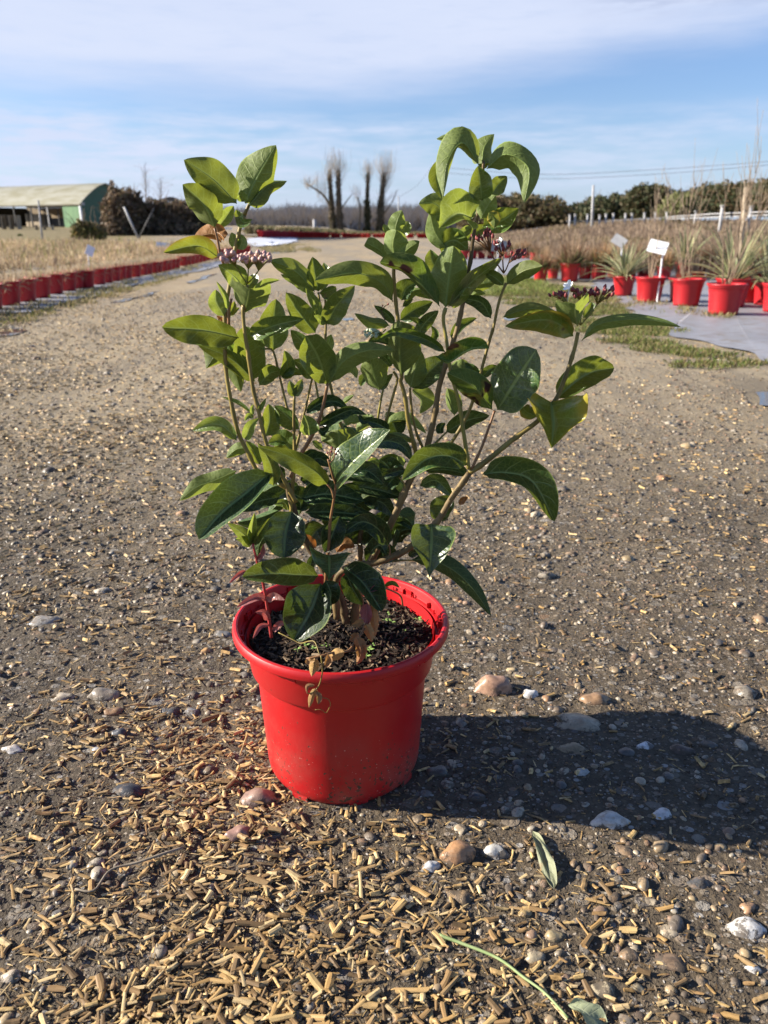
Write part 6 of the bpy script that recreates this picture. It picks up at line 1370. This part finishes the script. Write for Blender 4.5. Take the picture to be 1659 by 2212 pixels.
shrub('hedge', [el_(1455, 438, 64, 34, 22, 3), el_(1500, 440, 62, 30, 24, 3), el_(1530, 428, 60, 34, 26, 3), el_(1580, 426, 58, 40, 26, 3), el_(1630, 424, 56, 40, 28, 3), el_(1690, 415, 54, 42, 34, 3), el_(1560, 450, 58, 110, 16, 3)], 18000, .22, HD+[(.15, .10, .05)], 'dark brownish hedge along the far right skyline', 'hedge', None, True, 'foliage', 120)
# pollarded trees clad in ivy
def pollard(name, trunks, limbs, label, Y, ivy, brooms, side=0, seed=1):
    """trunks: list of px polylines with px radii; brooms: (u, v of head, u, v of top, half spread px, count)"""
    g_ = random.Random(seed); k = Y*cp/F; a = V(*trunks[0][0][0], Y); org = Vector((a.x, a.y, terrain(a.x, a.y)))
    r0 = empty(name, org, label, 'tree'); M = MB()
    for pts, ra, rb in trunks:
        P = [V(u, v, Y+g_.uniform(-.15, .15)) for u, v in pts]; P[0].z = org.z-.1; C_ = cat(P, 14); M.tube(C_, [(ra+(rb-ra)*i/13)*k for i in range(14)], 9, True, .5, (.13, .10, .07))
    for pts, ra, rb in limbs: M.tube(cat([V(u, v, Y) for u, v in pts], 10), [ra*k, rb*k], 6, True, .5, (.19, .15, .10))
    M.build('trunk', MT['twigs'], r0, True)
    T = MB()
    for u, v, u2, v2, sp, n in brooms:
        for i in range(int(n*.8)):
            s = g_.gauss(0, .5); s2 = g_.gauss(0, .5); L_ = g_.uniform(.35, 1.12)
            p0 = V(u+g_.gauss(0, 3.2), v+g_.uniform(-12, 32)*min(1, (v-v2)/55), Y+g_.gauss(0, .15)); p2 = V(u+(u2-u)*L_+s*sp, v+(v2-v)*L_, Y+s2*sp*k); pm = p0.lerp(p2, .45)+Vector((s*sp*k*.45, s2*sp*k*.45, 0))
            T.tube(cat([p0, pm, p2], 5), [.014, .008], 3, False, .5, (.40, .335, .26))
            for j in range(1): 
                q = p0.lerp(p2, g_.uniform(.3, .7)); q.x += s*sp*k*.4; q.y += s2*sp*k*.4; e = q+Vector((g_.gauss(0, .14), g_.gauss(0, .14), g_.uniform(.3, .8)))
                T.tube([q, q.lerp(e, .5)+Vector((g_.gauss(0, .02), 0, 0)), e], [.007, .004], 3, False, .5, (.42, .34, .25))
    for i in range(side):                                     # whiskery side shoots off the trunks
        pts, ra, rb = trunks[g_.randrange(len(trunks))]; t = g_.uniform(.05, .95); C_ = cat([V(u, v, Y) for u, v in pts], 20); p0 = C_[int(t*19)]; a = g_.random()*6.28
        e = p0+Vector((math.cos(a)*g_.uniform(.3, 1.3), math.sin(a)*g_.uniform(.3, 1.3), g_.uniform(.5, 1.9))); T.tube(cat([p0, p0.lerp(e, .5)+Vector((0, 0, -.12)), e], 5), [.014, .006], 3, False, .5, (.28, .22, .14))
    T.build('crown', MT['twigs'], r0)
    v_, q_, c_ = [], [], []; nb_ = 0
    for pts, ra, rb, n, cols in ivy:
        C_ = cat([V(u, v, Y) for u, v in pts], 12)
        ell = [((p.x, p.y, p.z), ((ra+(rb-ra)*i/11)*k*g_.uniform(.75, 1.25), (ra+(rb-ra)*i/11)*k, .5)) for i, p in enumerate(C_)]
        a_, b_, cc = crown(ell, n, .16, cols, .6); v_.append(a_-np.array(org[:])); q_.append(b_+nb_); c_.append(cc); nb_ += len(a_)
    bulk('ivy', np.concatenate(v_), np.concatenate(q_), MT['foliage'], np.concatenate(c_), r0)
IV = [(.05, .065, .025), (.075, .085, .035), (.11, .09, .05), (.035, .05, .02)]; IVB = [(.13, .10, .06), (.10, .08, .045), (.17, .13, .08), (.07, .065, .035)]
pollard('pollard_tree', [([(719, 500), (716, 440), (712, 379)], 5.5, 4), ([(736, 500), (732, 440), (731, 374)], 6, 4)], [([(716, 450), (697, 420), (662, 397)], 3, 1.2), ([(724, 470), (745, 440), (760, 420)], 2, .8)], 'tall twin trunked bare tree with ivy and a long limb to the left', 100,
        [([(719, 500), (716, 440), (712, 380)], 7, 4, 2600, IVB), ([(720, 500), (719, 470)], 8, 6, 900, IV), ([(736, 500), (732, 440), (731, 376)], 8, 4.5, 2600, IVB)], [(712, 378, 712, 335, 18, 50), (731, 373, 727, 320, 22, 110), (664, 399, 672, 378, 18, 50), (690, 414, 690, 372, 14, 24), (700, 430, 700, 360, 14, 24)], 60, 1)
pollard('pollard_tree', [([(794, 502), (793, 440), (795, 381)], 5, 3.2)], [([(776, 495), (778, 450), (772, 424)], 2.4, 1.2)], 'middle bare tree with dark ivy on its lower trunk and a thin twin', 100,
        [([(794, 502), (793, 440), (795, 382)], 7.5, 3.5, 2600, IV)], [(795, 381, 793, 342, 16, 70), (773, 425, 766, 392, 14, 30), (776, 450, 790, 405, 10, 14)], 50, 2)
pollard('pollard_tree', [([(821, 502), (822, 450), (829, 381)], 6, 4)], [([(823, 470), (845, 440), (858, 410)], 1.8, .6)], 'right hand bare tree of three with a bushy upright crown', 100,
        [([(821, 502), (822, 450), (829, 382)], 8.5, 5, 3000, IVB+IV[:2])], [(829, 380, 835, 326, 24, 130), (826, 410, 850, 380, 12, 20), (823, 440, 862, 410, 10, 16)], 60, 3)
# thin bare saplings behind the bramble mound
for u, vt, Yb, lb in ((312, 372, 52, 'thin bare sapling rising behind the bramble mound'), (345, 395, 54, 'shorter bare sapling right of the thin one behind the bramble mound')):
    a, b_ = V(u, 470, Yb), V(u+3, vt, Yb); a.z = terrain(a.x, a.y); r0 = empty('sapling', a, lb, 'tree'); M = MB(); M.tube(cat([a, a.lerp(b_, .5), b_], 8), [.05, .012], 5, True, .5, (.22, .17, .12)); M.build('trunk', MT['twigs'], r0)
    M = MB(); g_ = random.Random(int(u))
    for i in range(26): p = a.lerp(b_, g_.uniform(.5, 1)); M.tube([p, p+Vector((g_.gauss(0, .2), g_.gauss(0, .2), g_.uniform(.2, .6))), p+Vector((g_.gauss(0, .4), g_.gauss(0, .3), g_.uniform(.5, 1.0)))], [.010, .004], 3, False, .5, (.26, .2, .14))
    M.build('crown', MT['twigs'], r0)
# the wood on the horizon: one mass
v, q, c = [], [], []; nb = 0
n = 9000
u_ = rng.uniform(440, 1110, n); Yw = rng.uniform(170, 230, n)
for u, Yb in zip(u_, Yw):
    top = 448+10*noise.noise((u*.03, 0, 1))+6*noise.noise((u*.11, 0, 5)); top = top+8 if u < 620 else top
    under = rng.random() < .5
    p = V(u, 498, Yb); t = V(u, (479+4*noise.noise((u*.05, 3, 3)) if under else top+rng.uniform(-4, 14)), Yb); h = (t.z-p.z)
    if under: P = np.array([[p.x+rng.normal(0, .8), p.y, rng.uniform(0, max(h, .5)*.8)]]); D = np.array([[rng.normal(0, 1.2), rng.normal(0, 1), rng.uniform(.6, 2)]]); W = np.array([[rng.uniform(.2, .6), .2, 0.0]]); col = np.array([[.25, .225, .21]])*rng.uniform(.7, 1.3)
    else: P = np.array([[p.x, p.y, 0]]); D = np.array([[rng.normal(0, .5), 0, h]]); W = np.array([[rng.uniform(.10, .28), .06, 0]]); col = np.array([[.36, .32, .28]])*rng.uniform(.8, 1.2)
    a, b_, c_ = blades(P, D, W, .2, col); v.append(a); q.append(b_+nb); c.append(c_); nb += len(a)
    if not under:
        m_ = 5; P = np.repeat(np.array([[p.x, p.y, h*.45]]), m_, 0)+np.c_[np.zeros(m_), np.zeros(m_), rng.uniform(0, h*.35, m_)]; D = np.c_[rng.normal(0, .9, m_), rng.normal(0, .9, m_), rng.uniform(.8, 3.0, m_)]; W = np.c_[np.full(m_, .06), np.full(m_, .03), np.zeros(m_)]
        a, b_, c_ = blades(P, D, W, .2, np.repeat(col*1.15, m_, 0)); v.append(a); q.append(b_+nb); c.append(c_); nb += len(a)
tag(bulk('woodland', np.concatenate(v), np.concatenate(q), MT['twigs'], np.concatenate(c)), 'hazy line of bare woodland along the horizon behind the far pots', 'woodland', None, 'stuff')
